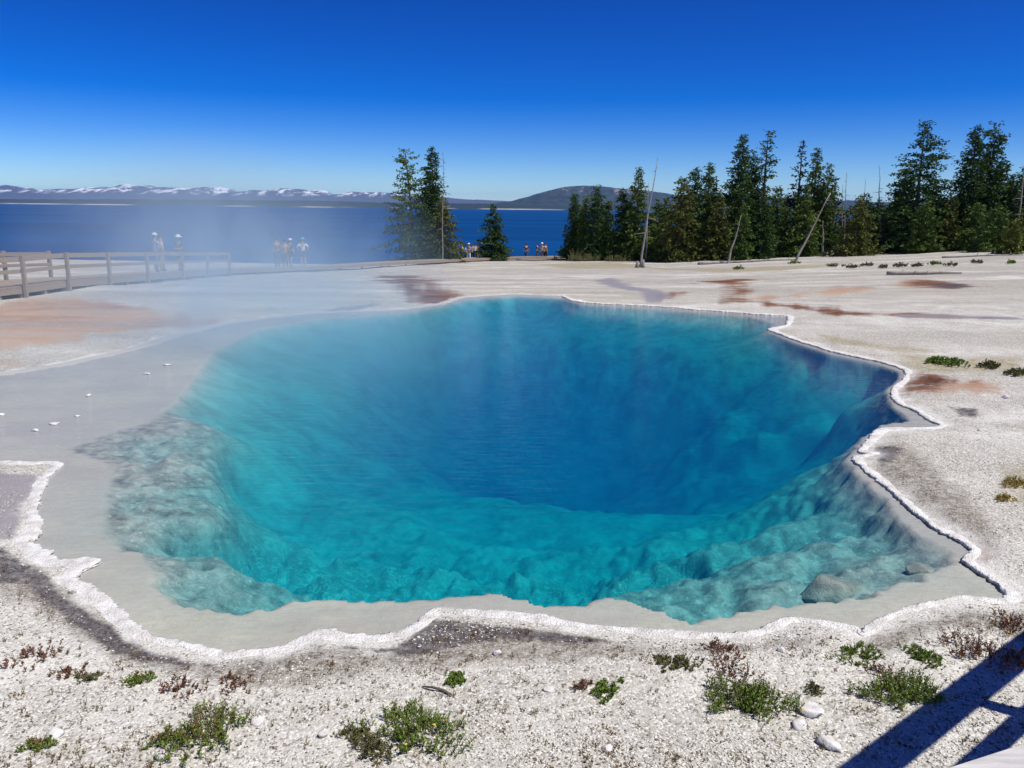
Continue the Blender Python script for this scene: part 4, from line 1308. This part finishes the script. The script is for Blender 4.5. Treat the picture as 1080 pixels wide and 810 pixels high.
sh = [(40, 693, 70, .10, 'red', 55, 'sparse reddish low shrub near the left edge', 0), (70, 712, 40, .06, 'red', 30, 'small reddish tuft right below the sparse left shrub', 0), (147, 719, 30, .07, 'mixed', 35, 'small dark green tuft fourth from the left edge', 0), (95, 716, 26, .06, 'dull', 22, 'thin brownish sprig beside the white stone at left', 0),
      (190, 726, 60, .08, 'red', 45, 'wiry reddish patch above the big lower left shrub', 0), (245, 722, 50, .07, 'red', 36, 'thin red brown sprigs left of the middle gravel', 0), (216, 778, 100, .15, 'mixed', 170, 'big dark green and red shrub at lower left', 0), (172, 783, 30, .08, 'mixed', 40, 'small clump touching the left of the big lower left shrub', 0),
      (42, 788, 30, .06, 'mixed', 45, 'small dark clump in the lower left corner', 0), (375, 776, 32, .06, 'dull', 45, 'small dull green tuft left of the wide green shrub', 0), (440, 774, 110, .14, 'green', 220, 'wide grassy green shrub at bottom centre left', 3), (395, 793, 50, .10, 'dull', 70, 'greyish lower wing of the wide grassy shrub', 0),
      (481, 718, 28, .05, 'green', 60, 'small bright green tuft beside the dark twig', 0), (640, 729, 44, .05, 'green', 70, 'low flat green tuft in the middle foreground', 0), (613, 725, 26, .07, 'red', 26, 'reddish sprig left of the low flat tuft', 0), (715, 701, 50, .05, 'dull', 70, 'flat yellowish green tuft below the rim', 0),
      (790, 742, 92, .15, 'green', 260, 'dense rounded green shrub in the right foreground', 2), (775, 712, 60, .15, 'red', 50, 'tall wiry red stems behind the dense rounded shrub', 0), (762, 686, 60, .08, 'red', 55, 'brown red fringe of sprigs along the rim', 0), (858, 729, 26, .05, 'dull', 24, 'small sprig right of the dense rounded shrub', 0), (905, 692, 66, .05, 'green', 80, 'flat green mat left of the shaded shrub', 0),
      (950, 734, 84, .15, 'green', 230, 'green shrub reaching into the railing shadow', 0), (935, 712, 40, .15, 'red', 30, 'thin red stems behind the shrub at the railing shadow', 0), (1030, 690, 86, .20, 'red', 130, 'tall red brown bush right of the flat mat', 0), (975, 694, 50, .06, 'green', 80, 'bright green mat beside the tall red brown bush', 0), (1064, 660, 50, .15, 'red', 70, 'red brown bush at the right end of the rim', 3),
      (1068, 512, 34, .12, 'yellow', 70, 'yellow orange plant at the right edge', 0), (1060, 528, 24, .09, 'yellow', 40, 'smaller yellow tuft below the yellow orange plant', 0), (1075, 700, 40, .16, 'red', 60, 'bush inside the railing shadow at the right edge', 0)]
for i, (px, py, w, h, kd, dn, lab, flw) in enumerate(sh): shrub(px, py, w * .82, h * (.95 if kd != 'red' else .75), kd, dn * (1.35 if kd != 'red' else .8), lab, 200 + i, flowers=flw)
# small tufts on the right slope
tf = [(1005, 385, 40, 'bright tuft on the olive streak right of the pool', 'green'), (988, 383, 24, 'small tuft left of the bright one on the olive streak', 'green'), (1044, 388, 22, 'dull tuft on the olive streak near the right edge', 'dull'), (1073, 396, 26, 'tuft at the right edge above the orange streak', 'dull'),
      (838, 277, 10, 'green tuft at the foot of the leaning grey trunk', 'green'), (880, 282, 16, 'first tuft of the line across the right slope', 'dull'), (898, 282, 18, 'second tuft of the line across the right slope', 'dull'), (914, 282, 20, 'third tuft of the line across the right slope', 'dull'), (932, 282, 18, 'fourth tuft of the line across the right slope', 'dull'),
      (950, 281, 16, 'fifth tuft of the line across the right slope', 'dull'), (968, 281, 20, 'sixth tuft of the line across the right slope', 'dull'), (985, 279, 18, 'tallest tuft of the line across the right slope', 'green'), (1003, 280, 16, 'eighth tuft of the line across the right slope', 'dull'), (1030, 279, 16, 'ninth tuft of the line across the right slope', 'dull'), (1066, 278, 18, 'last tuft of the line, near the right edge', 'green'),
      (925, 267, 8, 'lone tuft high on the slope below the biggest spruce', 'green'), (779, 283, 10, 'tuft by the short leaning stem', 'green'), (945, 267, 8, 'tiny tuft high on the slope, right of the lone one', 'green')]
for i, (px, py, w, lab, kd) in enumerate(tf):
    far_ = py < 300
    py += random.uniform(-1.5, 1.5) if far_ else 0
    shrub(px, py, w * (random.uniform(.45, 1.0) if far_ else 1), .26 if far_ else .14, kd, 24 if far_ else 60, lab, 300 + i, 'tufts on the right slope', leaf=14, ln=.13 if far_ else .06)
sb = [(415, 78, 26, .8, 'low grey green bush at the misty left foot of the lakeside clump'), (606, 76, 18, 1.3, 'pale brushy bush at the lake end of the spruce row'), (622, 74, 24, .9, 'dull brush before the slim spruces'), (650, 72, 24, .8, 'dull brush under the middle of the spruce row'), (560, 82, 20, .4, 'low brush on the open shore'), (500, 79, 22, .35, 'low brush before the line of visitors')]
for i, (px, D, w, h, lab) in enumerate(sb):
    p = gD(px, D)
    rx = w / 848 * D / 2
    SQ, LQ, tips = stems_geo(p.x, p.y, rx, rx * .6, 60, h * .5, h, 400 + i, 14, .16)
    root = empty('shore_bush', p); tag(root, lab, 'bush', 'brush along the shore')
    off = np.array(p[:])
    link('stem', qmesh('stem', SQ - off, i), STEM, root); link('foliage', qmesh('foliage', LQ - off, i), LEAF['dull'], root)

# scattered sprigs: uncountable ground cover
SQs, LQs = [], []
r_ = np.random.default_rng(99)
cnt = 0
while cnt < 750:
    yy = 3.1 + 2.6 * r_.random() ** 1.2; xx = (r_.random() * 2 - 1) * (.68 * yy + .2)
    if sdf(POOL, np.array([xx]), np.array([yy]))[0] > -.22: continue
    if r_.random() > .15 + 1.2 * max(0, float(fbm(np.array([xx * 1.6]), np.array([yy * 1.6]), 71, 3)[0]) + .15): continue
    a, b, c = stems_geo(xx, yy, .02, .02, int(r_.integers(2, 6)), .015, .055, int(r_.integers(1e6)), 5, .013)
    SQs.append(a); LQs.append(b); cnt += 1
LQ = np.concatenate(LQs); SQ = np.concatenate(SQs)
m = NT('sprig_leaf')
m.pbr(m.ramp(m.attr('tint'), [(0, (.08, .03, .02)), (.45, (.2, .10, .05)), (.7, (.14, .15, .04)), (.95, (.3, .26, .08)), (1, (.6, .36, .05))]), .7, .2)
tag(link('ground_cover', qmesh('ground_cover', np.concatenate([SQ, LQ]), 5), m.m), 'tiny reddish sprigs scattered over the near ground', kind='stuff')
# twig
p = on_ground(462, 729)
V, F = tube([Vector((-.09, .03, .008)), Vector((-.03, .005, .02)), Vector((.03, -.01, .012)), Vector((.08, -.045, .008))], [.004, .007, .008, .006], 6)
o = link('twig', mesh_np('twig', V, F, True), BARK, None, p); tag(o, 'dark broken twig lying on the pale ground left of the bright tuft', 'twig')
# stump stones at the foot of the white snag
for i, (px, lab) in enumerate([(671, 'pale broken stump left of the foot of the white leaning snag'), (677, 'pale broken stump right of the foot of the white leaning snag')]):
    p = gD(px, 55)
    V, F = tube([Vector((0, 0, -.03)), Vector((.01, 0, .2)), Vector((.03, .02, .45 + .1 * i))], [.15, .12, .05], 8)
    tag(link('stump', mesh_np('stump', V, F, True), DEADWOOD, None, p), lab, 'stump', 'stumps at the snag')

# ------------------------------------------------------------------ steam
bm = bmesh.new(); bmesh.ops.create_icosphere(bm, subdivisions=3, radius=1)
m = NT('steam')
oc = m.co('Object')
ln_ = m.n('VectorMath', operation='LENGTH'); m.l(oc, ln_.inputs[0])
fall = m.ramp(ln_.outputs['Value'], [(0.0, 1.0), (.45, .75), (.8, .2), (1.0, 0.0)])
pos = m.n('NewGeometry').outputs['Position']
wn = m.noise(.26, 5, .62, m.mapping(pos, (1, .8, .7), (0, .35, .3)), .8)
wisp = m.ramp(wn, [(.40, .05), (.60, 1.0)])
den = m.math('MULTIPLY', m.math('MULTIPLY', fall, wisp), .145)
pv = m.n('VolumePrincipled'); pv.inputs['Color'].default_value = (.68, .87, 1, 1); pv.inputs['Anisotropy'].default_value = .3
m.l(den, pv.inputs['Density']); m.l(pv.outputs[0], m.out.inputs['Volume'])
stm = link('steam', bm_mesh('steam', bm), m.m)
stm.location = (-7.9, 22.0, 1.0); stm.rotation_euler = (0, 0, math.atan2(7, 20)); stm.scale = (5.8, 15, 3.5)
tag(stm, 'thin white steam drifting off the far left of the pool', kind='stuff')

st2 = bpy.data.objects.new('steam', stm.data); COL.objects.link(st2)
st2.location = (-5.0, 14.5, .2); st2.rotation_euler = (0, 0, .28); st2.scale = (5.2, 9, 1.9)
tag(st2, 'low veil of steam over the far left of the pool', kind='stuff')

# ------------------------------------------------------------------ haze
bm = bmesh.new(); bmesh.ops.create_cube(bm, size=1)
m = NT('haze')
pv = m.n('VolumePrincipled'); pv.inputs['Color'].default_value = (.28, .52, 1, 1); pv.inputs['Density'].default_value = 3.2e-5; pv.inputs['Anisotropy'].default_value = .2
m.l(pv.outputs[0], m.out.inputs['Volume'])
hz = link('haze', bm_mesh('haze', bm), m.m)
hz.location = (0, 11000, 205); hz.scale = (48100, 26100, 440)
tag(hz, 'thin blue air between here and the far mountains', kind='stuff')

# ------------------------------------------------------------------ light
EL, AZ = R(60), math.atan2(.88, -.47)     # azimuth measured clockwise from +Y
sun = bpy.data.lights.new('sun', 'SUN'); sun.energy = 5.0; sun.angle = R(.53); sun.color = (1, .955, .865)
so = bpy.data.objects.new('sun', sun); COL.objects.link(so)
d = Vector((math.sin(AZ) * math.cos(EL), math.cos(AZ) * math.cos(EL), math.sin(EL)))
so.rotation_euler = d.to_track_quat('Z', 'Y').to_euler()
w = bpy.data.worlds.new('World'); S.world = w; w.use_nodes = True
nt = w.node_tree; nt.nodes.clear()
out = nt.nodes.new('ShaderNodeOutputWorld'); bg = nt.nodes.new('ShaderNodeBackground'); sky = nt.nodes.new('ShaderNodeTexSky')
sky.sky_type = 'NISHITA'; sky.sun_disc = False; sky.sun_elevation = EL; sky.sun_rotation = AZ
sky.altitude = 2400; sky.air_density = 1.0; sky.dust_density = .2; sky.ozone_density = 4.0
bg.inputs[1].default_value = .10
hs = nt.nodes.new('ShaderNodeHueSaturation'); ga = nt.nodes.new('ShaderNodeGamma'); ga.inputs[1].default_value = 1.6
hs.inputs['Hue'].default_value = .518; hs.inputs['Saturation'].default_value = 1.27; hs.inputs['Value'].default_value = .385
nt.links.new(sky.outputs[0], ga.inputs[0]); nt.links.new(ga.outputs[0], hs.inputs['Color']); nt.links.new(hs.outputs[0], bg.inputs[0]); nt.links.new(bg.outputs[0], out.inputs[0])

S.view_settings.view_transform = 'Standard'; S.view_settings.look = 'None'; S.view_settings.exposure = 0; S.view_settings.gamma = 1
S.view_settings.use_curve_mapping = False
c = S.cycles
c.max_bounces = 8; c.diffuse_bounces = 3; c.glossy_bounces = 3; c.transmission_bounces = 4; c.volume_bounces = 3; c.transparent_max_bounces = 24
c.use_denoising = True; c.denoiser = 'OPENIMAGEDENOISE'
c.volume_step_rate = 2.0; c.volume_max_steps = 128
c.caustics_reflective = False; c.caustics_refractive = False
c.sample_clamp_indirect = 4.0
